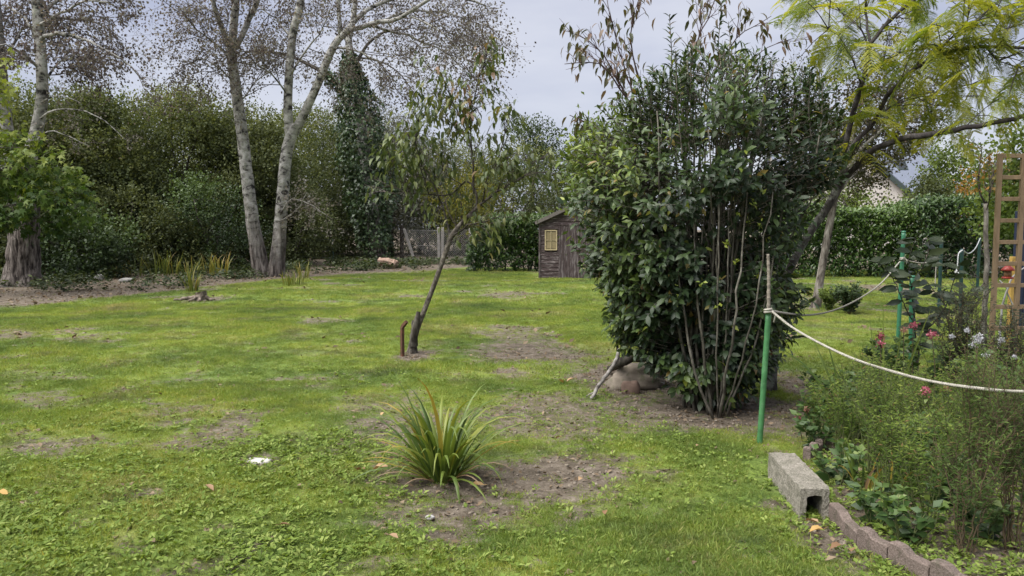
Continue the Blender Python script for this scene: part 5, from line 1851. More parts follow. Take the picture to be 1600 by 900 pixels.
k1 = P(1200, 486, g1[1])
rope('thick pale rope sagging from the bright green stake across the bed', [k1 + A([.02, -.02, 0]), P(1240, 513, 5.5), P(1290, 541, 5.2), P(1340, 563, 4.95), P(1400, 582, 4.65), P(1460, 597, 4.35), P(1530, 607, 4.05), P(1600, 612, 3.75), P(1680, 606, 3.45)], .0095, ROPE, knots=[(k1, .024)])
rope('pale rope looping from the bright green stake to the tall green one', [k1 + A([.02, .03, 0]), P(1232, 490, 6.4), P(1265, 492, 7.1), P(1302, 485, 7.9), P(1340, 468, 8.7), P(1375, 444, 9.5), P(1400, 416, 10.3), P(1410, 404, 10.66)], .0095, ROPE, step=.022, knots=[(P(1410, 404, 10.7), .03)])
rope('short pale rope between the tall green stake and the beige-tailed one', [P(1411, 404, 10.72), P(1425, 409, 11.1), P(1444, 411, 11.6), P(1460, 405, 12.0), P(1470, 395, s4b[1])], .0095, ROPE, step=.03)
rope('beige rope tail hanging from a dark green stake', [P(1470, 396, s4b[1] - .03), P(1464, 402, s4b[1] - .06), P(1462, 425, s4b[1] - .06), P(1461, 452, s4b[1] - .05)], .009, ROPE, step=.03)
rope('white rope drooping between the two farthest dark green stakes', [P(1532, 372, s6b[1] - .03), P(1524, 388, 15.6), P(1514, 396, 14.2), P(1504, 391, s5b[1] - .03)], .010, ROPE_W, step=.035)
rope('white rope hanging straight with a knot at its end', [P(1504, 391, s5b[1] - .035), P(1498, 396, s5b[1] - .05), P(1496, 415, s5b[1] - .05), P(1494, 425, s5b[1] - .05)], .010, ROPE_W, step=.03, knots=[(P(1494, 425, s5b[1] - .05), .014)])

# wire fence in front of the wood
WOODP = plain_mat('grey_post_wood', (.20, .185, .165), .85, .2, .6, 12, stretch=(1, 1, .3), col2=(.10, .09, .08), p2=(.52, .65))
WIRE = plain_mat('dull_wire', (.12, .12, .12), .5, .5, .2, 10, metal=.7, bmp=0)


def build_wire_fence():
    rng = np.random.default_rng(24)
    y0 = G(240, 413)[1]
    t = thing('wire_fence', 'low wire fence with one weathered white-topped stake along the wood', 'fence', G(240, 413))
    for k, (px, top, r, m_, lb) in enumerate([(238, 379, .06, WOODP, None), (-20, 372, .03, POST_DARK, 'dark metal post'), (110, 372, .03, POST_DARK, 'dark metal post'), (395, 372, .03, POST_DARK, 'dark metal post'), (520, 374, .03, POST_DARK, 'dark metal post')]):
        m = MB()
        b = P(px, 413, y0); b[2] = -.1
        tp = P(px - (5 if k == 0 else 0), top, y0)
        pts = resample(A([b, b * .5 + tp * .5, tp]), .2, rng, .008)
        m.tube(pts, np.linspace(r, r * .75, len(pts)), 7, rng=rng, rough=.08)
        put(m, 'post', m_, t, label=lb)
    for py in (374, 392, 402):
        m = MB(); pts = resample(A([P(x, py + (1.2 if k % 2 else 0), y0 - .06) for k, x in enumerate((-20, 45, 110, 175, 236, 315, 395, 460, 520))]), .4)
        m.tube(pts, .005, 4); put(m, 'wire', WIRE, t)


build_wire_fence()


def build_mesh_fence():
    rng = np.random.default_rng(25)
    y0 = 38.5
    CONC = plain_mat('grey_concrete', (.36, .34, .31), .9, .2, .4, 10)
    t = thing('mesh_fence', 'sagging wire mesh fence between grey posts behind the peach tree', 'fence', P(690, 403, y0) * A([1, 1, 0]))
    for (x0, t0, x1, r, m_, lb) in [(685, 355, 686, .065, CONC, 'upright grey concrete post'), (691.5, 355, 691.5, .065, CONC, 'upright grey concrete post'), (631, 357, 648, .07, CONC, 'leaning pale strut'),
                                    (657, 374, 669, .05, DARK_BARK, 'leaning dark stick'), (663, 361, 675, .05, DARK_BARK, 'leaning dark stick'), (628, 352, 628, .10, DARK_BARK, 'thick dark post'), (735, 357, 735, .075, CONC, None)]:
        m = MB(); b = P(x1, 406, y0); b[2] = -.05
        tp = P(x0, t0, y0)
        if m_ is CONC:
            d = (tp - b) / 2
            m.cbox((b + tp) / 2, A([r, 0, 0]), A([0, r, 0]), d, .015)
        else:
            pts = resample(A([b, b * .5 + tp * .5, tp]), .2, rng, .008)
            m.tube(pts, r, 7, rng=rng, rough=.06)
        put(m, 'post', m_, t, label=lb, smooth=False)
    m = MB()
    xa, xb = P(628, 400, y0)[0], P(735, 400, y0)[0]
    h = P(680, 359, y0)[2]
    step = .11
    for k in range(int((xb - xa + h) / step)):
        for sg in (1, -1):
            x0 = xa + k * step - (h if sg > 0 else 0)
            p, q_ = A([x0, y0 - .1, .0]), A([x0 + h, y0 - .1, h])
            if sg < 0:
                p, q_ = A([x0, y0 - .1, h]), A([x0 + h, y0 - .1, 0])
            pts = np.linspace(p, q_, 8)
            pts = pts[(pts[:, 0] > xa) & (pts[:, 0] < xb)]
            if len(pts) > 1:
                m.tube(pts, .005, 3, cap=False)
    for z in (.05, h * .5, h):
        m.tube(A([[xa, y0 - .1, z], [(xa + xb) / 2, y0 - .1, z - .04], [xb, y0 - .1, z]]), .005, 4)
    put(m, 'wire_mesh', plain_mat('galvanised_wire', (.34, .34, .33), .5, .5, .2, 10, metal=.3, bmp=0), t, 'stuff')


build_mesh_fence()

# rusty bent iron beside the peach tree
_m = MB(); _b = G(629, 553)
_q = [_b - A([0, 0, .1]), P(628.5, 530, _b[1]), P(628.5, 512, _b[1]), P(630, 509, _b[1]), P(635.5, 502.5, _b[1] - .03)]
_m.tube(A(_q), [.026, .026, .026, .026, .026], 4)
single(_m, 'rusty_post', plain_mat('rust', (.085, .042, .026), .8, .3, .6, 30, col2=(.15, .065, .035), p2=(.5, .65)), 'short rusty iron post bent over at the top beside the peach tree', 'post', _b, smooth=False)


# ================================================================== STONES, STUMP, LOGS
def rock(name, label, cat, g, sx, sy, sz, mat, seed, group=None, amp=.75, n=14):
    rng = np.random.default_rng(seed)
    m = MB()
    nv = n
    th = np.linspace(0, PI, nv)
    ph = np.arange(nv + 4) / (nv + 4) * 2 * PI
    V = []
    for a in th:
        for b in ph:
            d = A([math.sin(a) * math.cos(b), math.sin(a) * math.sin(b), math.cos(a)])
            dd = np.sign(d) * np.abs(d) ** .88
            r = 1 + amp * float(fbm(A([d[0] * 1.4 + seed]), A([d[1] * 1.4 + d[2] * 1.1]), seed, 4)[0] - .5)
            V.append(g + dd * A([sx, sy, sz]) * r)
    k = len(ph); F = []
    for i in range(nv - 1):
        for j in range(k):
            F.append([i * k + j, (i + 1) * k + j, (i + 1) * k + (j + 1) % k, i * k + (j + 1) % k])
    m.add(V, np.array(F))
    return single(m, name, mat, label, cat, g, group)


BOULDER = plain_mat('brown_stone', (.20, .17, .135), .9, .2, .6, 9, bmp=.7, col2=(.095, .10, .055), p2=(.52, .66))
rock('boulder', 'flat brownish boulder half under the evergreen bush', 'stone', G(992, 603) + A([.02, .1, .05]), .32, .22, .13, BOULDER, 3, None, 1.3, 18)
rock('stone', 'smaller reddish stone propped against the flat boulder', 'stone', G(986, 612) + A([0, .03, .03]), .085, .035, .085, plain_mat('red_stone', (.18, .125, .10), .9, .2, .5, 9, bmp=.5), 4)
rock('stone', 'pale flat stone set flush in the lawn', 'stone', G(405, 718) + A([0, 0, .0]), .085, .055, .018, plain_mat('white_stone', (.46, .44, .40), .85, .2, .4, 20), 5)
rock('stone', 'small pale slab on the bare soil below the sword-leaved clump', 'stone', G(672, 806), .026, .020, .012, plain_mat('slate_chip', (.36, .35, .34), .8, .2, .3, 20), 6)
rock('stone', 'white stone at the wood edge near the iris clumps', 'stone', G(155, 438) + A([0, 0, .08]), .14, .1, .11, plain_mat('chalk', (.46, .44, .43), .85, .2, .4, 12), 7)
rock('stone', 'pale stone half sunk below the weathered stake', 'stone', G(198, 441) + A([0, 0, .04]), .20, .12, .07, plain_mat('chalky_stone', (.30, .29, .27), .85, .2, .4, 12), 8)


def build_stump():
    rng = np.random.default_rng(26)
    g = G(314, 471)
    wood = plain_mat('dry_stump_wood', (.19, .155, .125), .85, .2, .7, 12, stretch=(1, 1, .4), col2=(.08, .065, .05), p2=(.5, .62))
    t = thing('tree_stump', 'small grey-brown tree stump with a root lying to one side', 'stump', g)
    m = MB()
    s = resample(A([[g[0], g[1], -.04, .20], [g[0], g[1], .06, .14], [g[0] + .01, g[1], .15, .115], [g[0] + .0, g[1], .21, .125]]), .03)
    m.tube(s[:, :3], s[:, 3], 12, rng=rng, rough=.10)
    put(m, 'stump', wood, t, smooth=False)
    for a, L, r in ((3.35, .48, .045), (3.0, .3, .035), (-.2, .22, .05), (-1.3, .25, .045), (4.2, .25, .04)):
        d = A([math.cos(a), math.sin(a), 0])
        pts = resample(A([g + d * .06 + A([0, 0, .09]), g + d * (.06 + L * .5) + A([0, 0, .045]), g + d * (.06 + L) + A([0, 0, .015])]), .05, rng, .006)
        m = MB(); m.tube(pts, np.linspace(r, r * .6, len(pts)), 8, rng=rng, rough=.08)
        put(m, 'root', wood, t)


build_stump()
_r = np.random.default_rng(27)
_g = G(607, 419); _m = MB()
_m.tube(resample(A([_g + A([-.36, .0, .26]), _g + A([0, -.1, .24]), _g + A([.36, -.25, .14])]), .08), .16, 9, rng=_r, rough=.1)
single(_m, 'sawn_log', plain_mat('fresh_cut_wood', (.36, .255, .195), .8, .2, .5, 9, col2=(.22, .13, .09), p2=(.52, .64)), 'pinkish sawn log lying before the ivy-clad trunk', 'log', _g, smooth=False)
_m = MB(); _g = G(924, 622)
_p = resample(A([_g + A([0, 0, .01]), P(935, 604, 7.3), P(948, 586, 7.4), P(958, 572, 7.45), P(964, 560, 7.5), P(968, 546, 7.55)]), .04, _r, .004)
_m.tube(_p, np.linspace(.016, .02, len(_p)), 7, rng=_r, rough=.08)
_m.tube(resample(A([_p[3], _p[3] + A([-.05, -.02, -.02]), _p[3] + A([-.09, -.03, -.04])]), .03), .006, 5)
single(_m, 'fallen_branch', bark_mat('pale_stick', (.10, .09, .08), (.27, .25, .23), (.42, .40, .38), 16, (1, 1, 1), .5, .006), 'pale crooked branch leaning out beside the boulder', 'branch', _g)
_m = MB()
_p = resample(A([G(955, 582) + A([0, .1, .03]), P(968, 566, 7.6), P(985, 561, 7.6), P(1010, 556, 7.6)]), .05, _r, .006)
_m.tube(_p, np.linspace(.03, .05, len(_p)), 8, rng=_r, rough=.08)
single(_m, 'fallen_branch', DARK_BARK, 'dark branch lying on top of the flat boulder', 'branch', _p[0])


# ================================================================== CONCRETE BLOCK and EDGING
def build_block():
    rng = np.random.default_rng(28)
    a, b = G(1249, 804), G(1199, 742)
    d = A([b[0] - a[0], b[1] - a[1], 0]); L = np.linalg.norm(d); v = d / L
    u = A([v[1], -v[0], 0]); w = A([0, 0, 1.0])
    W, H, T = .160, .186, .033
    o = a + A([0, 0, -.02]) - A([0, 0, 1]) * 0
    m = MB()
    # profile of the channel: outer and inner outlines run in step
    outer, inner = [], []
    for k in range(9):
        f = k / 8
        outer.append((0, H * f))
        inner.append((T * 1.1, (H - T * 1.9) * f))
    for k in range(1, 9):
        f = k / 8
        outer.append((W * f, H))
        an = PI * (1 - f)
        inner.append((W / 2 + math.cos(an) * (W / 2 - T * 1.1), H - T * 1.9 + math.sin(an) * T * .75))
    for k in range(1, 9):
        f = 1 - k / 8
        outer.append((W, H * f))
        inner.append((W - T * 1.1, (H - T * 1.9) * f))
    n = len(outer); ns = 26
    V = []
    for i in range(ns + 1):
        s = i / ns * L
        for (x, z), ins in [(q_, 0) for q_ in outer] + [(q_, 1) for q_ in inner]:
            e = rng.normal(0, .0016, 3)
            cx = x
            if not ins and (i in (0, ns)):
                cx = W / 2 + (x - W / 2) * .965; z = z * .975
            V.append(o + u * cx + w * z + v * s + e)
    F = []
    k2 = 2 * n
    for i in range(ns):
        for j in range(n - 1):
            F.append([i * k2 + j, i * k2 + j + 1, (i + 1) * k2 + j + 1, (i + 1) * k2 + j])
            F.append([i * k2 + n + j, (i + 1) * k2 + n + j, (i + 1) * k2 + n + j + 1, i * k2 + n + j + 1])
    for j in range(n - 1):
        F.append([j, n + j, n + j + 1, j + 1])
        e = ns * k2
        F.append([e + j, e + j + 1, e + n + j + 1, e + n + j])
    m.add(V, np.array(F))
    t = thing('concrete_block', 'grey hollow concrete block lying at the end of the red edging', 'block', a)
    mt, nt, bb, out = nmat('pitted_concrete')
    p = opos(nt)
    n1, n2 = noise(nt, p, 90, 6, .75), noise(nt, p, 12, 5, .6)
    c = ramp(nt, n1, [(.34, (.10, .092, .078)), (.45, (.27, .25, .215)), (.60, (.43, .40, .35))])
    c = mixc(nt, .8, c, ramp(nt, n2, [(.3, (.62, .64, .56)), (.7, (1.25, 1.22, 1.2))]), 'MULTIPLY')
    moss = ramp(nt, noise(nt, p, 7, 7, .75), [(.55, (0, 0, 0)), (.70, (.55, .55, .55))])
    c = mixc(nt, moss, c, (.085, .09, .05))
    nt.links.new(c, bb.inputs['Base Color']); bb.inputs['Roughness'].default_value = .95; bb.inputs['Specular IOR Level'].default_value = .1
    bump(nt, bb, n1, 1.0, .02)
    put(m, 'shell', mt, t, smooth=False)
    m = MB(); m.box(o + u * W / 2 + v * L * .62 + w * (H * .4), u * (W / 2 - T * .8), v * .015, w * H * .42)
    put(m, 'inner_web', mt, t, smooth=False)


build_block()


def build_edging():
    rng = np.random.default_rng(29)
    mt, nt, bb, out = nmat('red_concrete')
    p = wpos(nt)
    n1, n2 = noise(nt, p, 110, 5, .7), noise(nt, p, 9, 4)
    c = ramp(nt, n1, [(.3, (.085, .066, .058)), (.5, (.185, .146, .130)), (.72, (.27, .218, .198))])
    c = mixc(nt, .8, c, ramp(nt, n2, [(.3, (.6, .62, .58)), (.7, (1.2, 1.18, 1.15))]), 'MULTIPLY')
    c = mixc(nt, ramp(nt, noise(nt, p, 13, 7, .75), [(.53, (0, 0, 0)), (.66, (.7, .7, .7))]), c, (.07, .072, .045))
    nt.links.new(c, bb.inputs['Base Color']); bb.inputs['Roughness'].default_value = .95; bb.inputs['Specular IOR Level'].default_value = .1
    bump(nt, bb, n1, .8, .012)
    near = [(1294, 806), (1338, 849), (1386, 872), (1451, 904), (1530, 938)]
    far = [(1254, 716), (1264, 708), (1273, 700), (1281, 692), (1289, 686)]
    labs = ['red scalloped edging piece butting against the concrete block', 'second red scalloped edging piece from the concrete block', 'third red scalloped edging piece from the concrete block', 'fourth red scalloped edging piece, farthest from the concrete block']
    labf = ['far edging piece just behind the concrete block', 'far edging piece second behind the concrete block', 'far edging piece third behind the concrete block', 'far edging piece tilted at the end of the row']
    for pts, labs_, hs, th, sg in ((near, labs, (.102, .078), .055, 1), (far, labf, (.085, .06), .05, 1)):
        for k in range(len(pts) - 1):
            a, b = G(*pts[k]), G(*pts[k + 1])
            d = (b - a) * A([1, 1, 0]); L = np.linalg.norm(d); d = d / L
            nrm = A([-d[1], d[0], 0])       # towards the bed
            if nrm[0] < 0:
                nrm = -nrm
            a = a + d * .004; L -= .008
            tl = rng.normal(0, .007, 2)
            prof = []
            for i in range(15):
                f = i / 14
                s = np.clip((f - .34) / .16, 0, 1)
                z = hs[0] + (hs[1] - hs[0]) * s + .003 * math.sin(min(f / .34, 1) * PI)
                prof.append((f * L, z + tl[0] + (tl[1] - tl[0]) * f))
            ring = [(0, -.06)] + [(prof[0][0], prof[0][1] - .008)] + [(x if 0 < i < 14 else x + (.006 if i == 0 else -.006), z) for i, (x, z) in enumerate(prof)] + [(prof[-1][0], prof[-1][1] - .008)] + [(L, -.06)]
            n = len(ring)
            V = []
            for off, ins in ((0, .0), (.007, .007), (th - .007, .007), (th, 0)):
                for x, z in ring:
                    V.append(a * A([1, 1, 0]) + A([0, 0, gz(a[0], a[1])]) + d * x + nrm * off + A([0, 0, z - (.007 - ins) * (z > 0)]))
            F = []
            for l in range(3):
                for i in range(n):
                    F.append([l * n + i, l * n + (i + 1) % n, (l + 1) * n + (i + 1) % n, (l + 1) * n + i])
            m = MB(); m.add(V, F + [list(range(n))[::-1], list(range(3 * n, 4 * n))])
            single(m, 'edging_block', mt, labs_[k], 'edging', a, 'red edging pieces along the flower bed', smooth=False)


build_edging()

# ================================================================== FALLEN LEAVES worth picking up
DEAD = leaf_mat('dead_leaf', [(0, (.10, .055, .03)), (.35, (.22, .13, .07)), (.7, (.38, .26, .16)), (1, (.46, .30, .10))], .7, .15, .2, .3, (1.1, .9, .6))
_r = np.random.default_rng(30)
for px, py, s, ti, lb in [
    (593, 735, .115, .75, 'large pale tan dead leaf beside the sword-leaved clump'), (564, 737, .08, .35, 'reddish brown dead leaf next to the large tan one'),
    (1268, 817, .085, .65, 'crumpled tan dead leaf before the hollow of the concrete block'), (1276, 832, .09, .95, 'flat ochre dead leaf below the concrete block'),
    (1306, 857, .07, .3, 'brown dead leaf at the foot of the red edging'), (1330, 862, .075, .4, 'curled brown dead leaf nearer the red edging joint'), (1178, 691, .06, .98, 'small orange leaf at the foot of the bright green stake'),
    (328, 769, .07, .5, 'lone curled brown leaf among the lawn weeds'), (876, 600, .085, .9, 'yellowish dead leaf on the grass beyond the tip of the crooked branch'), (892, 598, .10, .7, 'larger pale leaf close to the yellowish one'),
    (822, 563, .05, .7, 'pale leaf on the bare patch near the peach tree'), (737, 559, .05, .7, 'pale leaf between peach tree and bare patch'), (873, 687, .06, .5, 'brown leaf on the worn ground beyond the clump'),
    (597, 651, .05, .8, 'small tan leaf behind the sword-leaved clump'), (445, 825, .06, .3, 'dark brown leaf low in the weedy lawn'), (615, 843, .06, .6, 'tan leaf on the lawn below the clump'),
    (945, 800, .05, .3, 'small brown leaf on the grass by the worn patch'), (1090, 700, .045, .6, 'tan leaf on the grass before the evergreen bush'), (745, 760, .09, .85, 'long pale husk lying under the clump'),
    (4, 779, .07, .98, 'yellow leaf by itself among the lawn weeds'), (907, 748, .05, .75, 'pale chip on the bare patch beside the clump'), (1216, 590, .06, .5, 'brown leaf at the silk tree foot')]:
    g = G(px, py) + A([0, 0, .028])
    m = MB()
    a = _r.random() * 6.28
    v = OVAL[0].copy()
    v = v * A([1.25, 1, 1]) - A([0, .5, 0])
    v[:, 2] = .9 * (v[:, 0] ** 2) * 2.2 - .25 * v[:, 1] ** 2 + _r.normal(0, .03, len(v)) + .05
    R = A([[math.cos(a), -math.sin(a), 0], [math.sin(a), math.cos(a), 0], [0, 0, 1]])
    tl = _r.normal(0, .25, 2)
    p = v @ R.T * s
    p[:, 2] += p[:, 0] * tl[0] + p[:, 1] * tl[1]
    m.add(p + g, [list(q_) for fa in OVAL[1] for q_ in fa], ti)
    st = A([[0, -.5, .05], [.03, -.75, .09]]) @ R.T * s + g
    m.tube(st, [.0015, .001], 4, ti)
    single(m, 'fallen_leaf', DEAD, lb, 'leaf', g, 'dead leaves lying about the lawn')


# ================================================================== THE FLOWER BED
ASTER = leaf_mat('aster_leaf', [(0, (.030, .058, .012)), (.4, (.085, .140, .026)), (.7, (.155, .215, .040)), (.9, (.25, .29, .07)), (.95, (.20, .12, .06))], .65, .35, .15, .45)
ASTER_DK = leaf_mat('dark_aster_leaf', [(0, (.020, .038, .012)), (.5, (.055, .095, .022)), (.85, (.105, .155, .035)), (1, (.16, .12, .05))], .65, .3, .15, .45)
STALK = plain_mat('plant_stalk', (.095, .115, .040), .7, .3, .5, 20, bmp=0)
STALK_R = plain_mat('reddish_stalk', (.085, .062, .035), .7, .3, .5, 20, bmp=0)


def herb(label, px, y, h, seed, mat, stems=10, spread=.22, leaf=.045, wid=.62, per=.95, stalk=STALK, cat='plant', name='aster_plant', side=13, stiff=1.0, group='leafy plants of the flower bed'):
    rng = np.random.default_rng(seed)
    x = (px - 800) / FPX * y
    g = A([x, y, gz(x, y)])
    t = thing(name, label, cat, g, group)
    lf = MB()
    P_, A_, N_, S_, T_ = [], [], [], [], []
    for s in range(stems):
        a = rng.random() * 6.28
        b = g + A([math.cos(a), math.sin(a), 0]) * .05 * rng.random() + A([0, 0, -.02])
        hh = h * rng.uniform(.72, 1.08)
        tp = b + A([math.cos(a) * spread * rng.uniform(.2, 1.1), math.sin(a) * spread * rng.uniform(.2, 1.1), hh])
        pts = resample(A([b, b * .55 + tp * .45 + A([0, 0, .12 * hh]) + rng.normal(0, .015, 3), tp]), .025, rng, .003)
        st = MB()
        st.tube(pts, np.linspace(.0045, .0018, len(pts)), 5, cap=False)
        br = [(pts, .18)]
        for k in range(side):
            i = int(len(pts) * rng.uniform(.38, .95)); i = min(i, len(pts) - 2)
            aa = rng.random() * 6.28
            d = unit(A([math.cos(aa), math.sin(aa), .9 * stiff + .2]))
            q_ = resample(A([pts[i], pts[i] + d * hh * .1, pts[i] + d * hh * .19 + A([0, 0, .02])]), .02)
            st.tube(q_, np.linspace(.002, .001, len(q_)), 3, cap=False)
            br.append((q_, 0))
        put(st, 'stem', stalk, t)
        for q_, f0 in br:
            i0 = int(len(q_) * f0)
            for i in range(i0, len(q_)):
                if rng.random() > per:
                    continue
                for rep in range(2 if f0 == 0 else 1):
                    aa = rng.random() * 6.28
                    f = i / len(q_)
                    P_.append(q_[i]); A_.append(A([math.cos(aa), math.sin(aa), rng.uniform(-.1, .9)])); N_.append(A([0, -.55, .8]) + rng.normal(0, .4, 3))
                    S_.append(leaf * rng.uniform(.6, 1.2) * (1.35 - .55 * f if f0 else .8)); T_.append(np.clip(.18 + .5 * (q_[i][2] - g[2]) / h + rng.normal(0, .14), 0, .9) if rng.random() > .035 else .97)
    lf.leaves(STRIP if wid < 1.5 else OVAL4, A(P_), A(A_), A(N_), A(S_), A(T_), wid * 1.5 if wid < 1.5 else wid * .55)
    put(lf, 'foliage', mat, t, 'stuff')
    return t


for k, (px, y, h, mt, ns, sp, lf_, lb) in enumerate([
    (1525, 3.72, .52, ASTER_DK, 9, .20, .05, 'dark leafy aster leaning over the last red edging piece'),
    (1605, 3.80, .78, ASTER_DK, 11, .20, .042, 'tall dark feathery aster farthest from the concrete block, before the trellis'),
    (1465, 4.05, .50, ASTER, 9, .22, .05, 'low leafy aster behind the third red edging piece'),
    (1555, 4.15, .80, ASTER_DK, 12, .18, .04, 'tall dark green aster standing highest under the thick rope'),
    (1405, 4.45, .55, ASTER, 10, .24, .045, 'light green aster behind the second red edging piece'),
    (1500, 4.55, .74, ASTER, 11, .24, .04, 'airy light green aster in the middle of the bed under the rope'),
    (1590, 4.70, .78, ASTER_DK, 11, .22, .042, 'dark aster behind the feathery one'),
    (1375, 4.95, .66, ASTER, 12, .24, .04, 'light green aster wrapped round the black stake'),
    (1450, 5.05, .72, ASTER, 12, .26, .04, 'fine-leaved aster behind the middle of the bed'),
    (1535, 5.20, .74, ASTER, 11, .26, .042, 'fine-leaved aster before the rosemary bushes'),
    (1330, 5.35, .52, ASTER, 11, .26, .045, 'bushy aster above the concrete block'),
    (1400, 5.55, .62, ASTER, 12, .26, .042, 'yellow-green aster below the pink flower heads'),
    (1480, 5.75, .62, ASTER, 11, .26, .045, 'leafy aster in front of the laurel sapling'),
    (1295, 5.95, .38, ASTER, 10, .26, .05, 'low spreading aster at the far corner of the edging'),
    (1355, 6.2, .50, ASTER, 11, .28, .05, 'aster beside the broad green iris blades'),
    (1580, 5.5, .70, ASTER_DK, 10, .26, .045, 'dark aster in front of the trellis foot'),
    (1440, 6.5, .48, ASTER, 10, .28, .05, 'aster at the laurel sapling foot')]):
    herb(lb, px, y, h * (1.12 if y < 5 else .72 if px > 1420 else 1.0), 700 + k, mt, ns, sp * .9, lf_ * .82, stalk=STALK_R if mt is ASTER_DK else STALK)

# broader-leaved low plants
PHLOX = leaf_mat('broad_leaf', [(0, (.020, .045, .014)), (.5, (.055, .105, .026)), (.8, (.11, .17, .045)), (1, (.20, .25, .09))], .45, .3, .4, .3)
for k, (px, y, h, lb) in enumerate([(1385, 4.12, .22, 'low broad-leaved plant right behind the second edging piece'), (1430, 3.86, .24, 'low broad-leaved plant behind the third edging piece'), (1325, 4.75, .24, 'broad-leaved seedling by the end of the concrete block'),
                                    (1285, 5.5, .26, 'broad-leaved plant behind the concrete block'), (1272, 6.4, .28, 'soft grey-green plant between the green stake and iris blades'), (1310, 6.9, .26, 'low plant behind the bushy aster'),
                                    (1480, 4.4, .26, 'broad-leaved plant low in the middle of the bed'), (1560, 3.9, .25, 'broad-leaved plant beneath the tall dark aster')]):
    herb(lb, px, y, h, 760 + k, PHLOX, 9, .16, .075, 2.0, .6, side=2, name='phlox_plant')

for k, (px, y, h, sp, lf_, lb) in enumerate([(1300, 6.6, .40, .22, .085, 'leafy plant with pointed leaves at the back of the bed by the tall blades'), (1420, 6.9, .55, .22, .08, 'pointed-leaved plant hiding the foot of the teal stake'), (1475, 6.9, .55, .2, .08, 'pointed-leaved plant beside the rosemary among white flowers'),
                                             (1345, 5.75, .50, .2, .075, 'pointed-leaved plant among yellow-green asters'), (1550, 6.0, .60, .22, .085, 'broad-leaved tall plant in front of the trellis'), (1620, 5.0, .62, .22, .075, 'broad-leaved plant under the rope past the tall dark asters'),
                                             (1425, 4.75, .40, .2, .07, 'broad-leaved plant to one side of the black stake'), (1390, 7.6, .45, .22, .085, 'pointed-leaved plant near the tall green stake')]):
    herb(lb, px, y, h, 770 + k, PHLOX, 10, sp, lf_, 2.0, .55, side=4, name='phlox_plant')

# rosemary-like dark bushes
ROSEM = leaf_mat('rosemary_leaf', [(0, (.010, .016, .010)), (.5, (.026, .040, .022)), (1, (.065, .085, .045))], .5, .2, .3, .3)
herb('dark upright rosemary bush among the white flowers', 1506, 6.7, 1.0, 780, ROSEM, 26, .20, .028, 1.1, 1.0, STALK_R, 'bush', 'rosemary_bush', 12)
herb('dark rosemary bush against the foot of the trellis', 1596, 6.4, .88, 781, ROSEM, 28, .26, .028, 1.1, 1.0, STALK_R, 'bush', 'rosemary_bush', 12)

# pink and white flowers
PINK = leaf_mat('pink_petal', [(0, (.22, .045, .07)), (.5, (.38, .085, .125)), (1, (.50, .20, .23))], .5, .3, .3, .2, (1.1, .8, .8))
FADED = leaf_mat('faded_petal', [(0, (.24, .11, .08)), (1, (.42, .22, .17))], .5, .3, .3, .2, (1.1, .8, .8))
WHITEP = leaf_mat('white_petal', [(0, (.40, .40, .43)), (1, (.66, .66, .69))], .5, .3, .3, .1, (1, 1, 1))


def flower(label, px, py, y, r, mat, seed, name='valerian_flower', heads=1):
    rng = np.random.default_rng(seed)
    c = P(px, py, y)
    g = A([c[0] + .04, y + .03, gz(c[0], y)])
    t = thing(name, label, 'flower', g, 'flowers of the bed')
    m = MB(); pts = resample(A([g - A([0, 0, .02]), (g + c) / 2 + rng.normal(0, .02, 3), c]), .05)
    m.tube(pts, np.linspace(.004, .0025, len(pts)), 5, cap=False)
    put(m, 'stem', STALK_R, t)
    m = MB()
    n = 16
    P_ = pts[rng.integers(len(pts) // 4, len(pts), n)]
    m.leaves(OVAL4, P_, unit(rng.normal(0, 1, (n, 3)) + A([0, 0, .2])), A([0, 0, 1.0]) + rng.normal(0, .3, (n, 3)), rng.uniform(.03, .06, n), rng.random(n))
    put(m, 'leaves', PHLOX, t, 'stuff')
    m = MB()
    n = 110
    d = unit(rng.normal(0, 1, (n, 3)) + A([0, 0, .35]))
    cc = c + rng.normal(0, r * .3, (n, 3)) * A([1, 1, .7])
    m.leaves(OVAL4, cc + d * r * rng.uniform(.3, .8, (n, 1)), unit(rng.normal(0, 1, (n, 3))) + d * .6, d + rng.normal(0, .3, (n, 3)), rng.uniform(.3, .55, n) * r * .9, rng.random(n), 1.6)
    put(m, 'petals', mat, t, 'stuff')


for k, (px, py, y, r, mt, lb) in enumerate([(1375, 526, 6.1, .026, PINK, 'tall pink flower head above the aster by the iris blades'), (1376, 538, 6.05, .022, PINK, 'pink flower head just under the tall one'), (1412, 516, 6.6, .022, FADED, 'faded pink flower head beside the teal stake'),
                                            (1427, 509, 6.6, .026, PINK, 'pink flower head on the front of the teal stake'), (1456, 524, 6.2, .032, PINK, 'largest pink flower head before the rosemary bush'), (1249, 654, 6.0, .022, PINK, 'low pink flower near the bright green stake'),
                                            (1446, 611, 5.3, .024, PINK, 'pink flower head tucked under the thick rope'), (1477, 607, 5.3, .024, FADED, 'brownish spent flower head under the thick rope'), (1522, 688, 4.5, .03, FADED, 'salmon spent flower head in the dark asters'),
                                            (1260, 640, 6.1, .018, FADED, 'faded low flower head near the bright green stake')]):
    flower(lb, px, py, y - .25, r * 1.3, mt, 800 + k)
for k, (px, py, r, lb) in enumerate([(1512, 517, .03, 'small white flower cluster at the top of the rosemary'), (1527, 530, .055, 'largest white flower cluster between rosemary and trellis'), (1521, 540, .04, 'white flower cluster just below the largest one'), (1541, 556, .03, 'white flower cluster low by the trellis post'),
                                     (1487, 526, .028, 'white flower cluster on the near flank of the rosemary'), (1565, 532, .03, 'white flower cluster behind the trellis post'), (1585, 558, .026, 'white flower cluster between the trellis posts')]):
    flower(lb, px, py, 6.0 + .15 * (k % 3), r * .8, WHITEP, 830 + k, 'candytuft_flower')

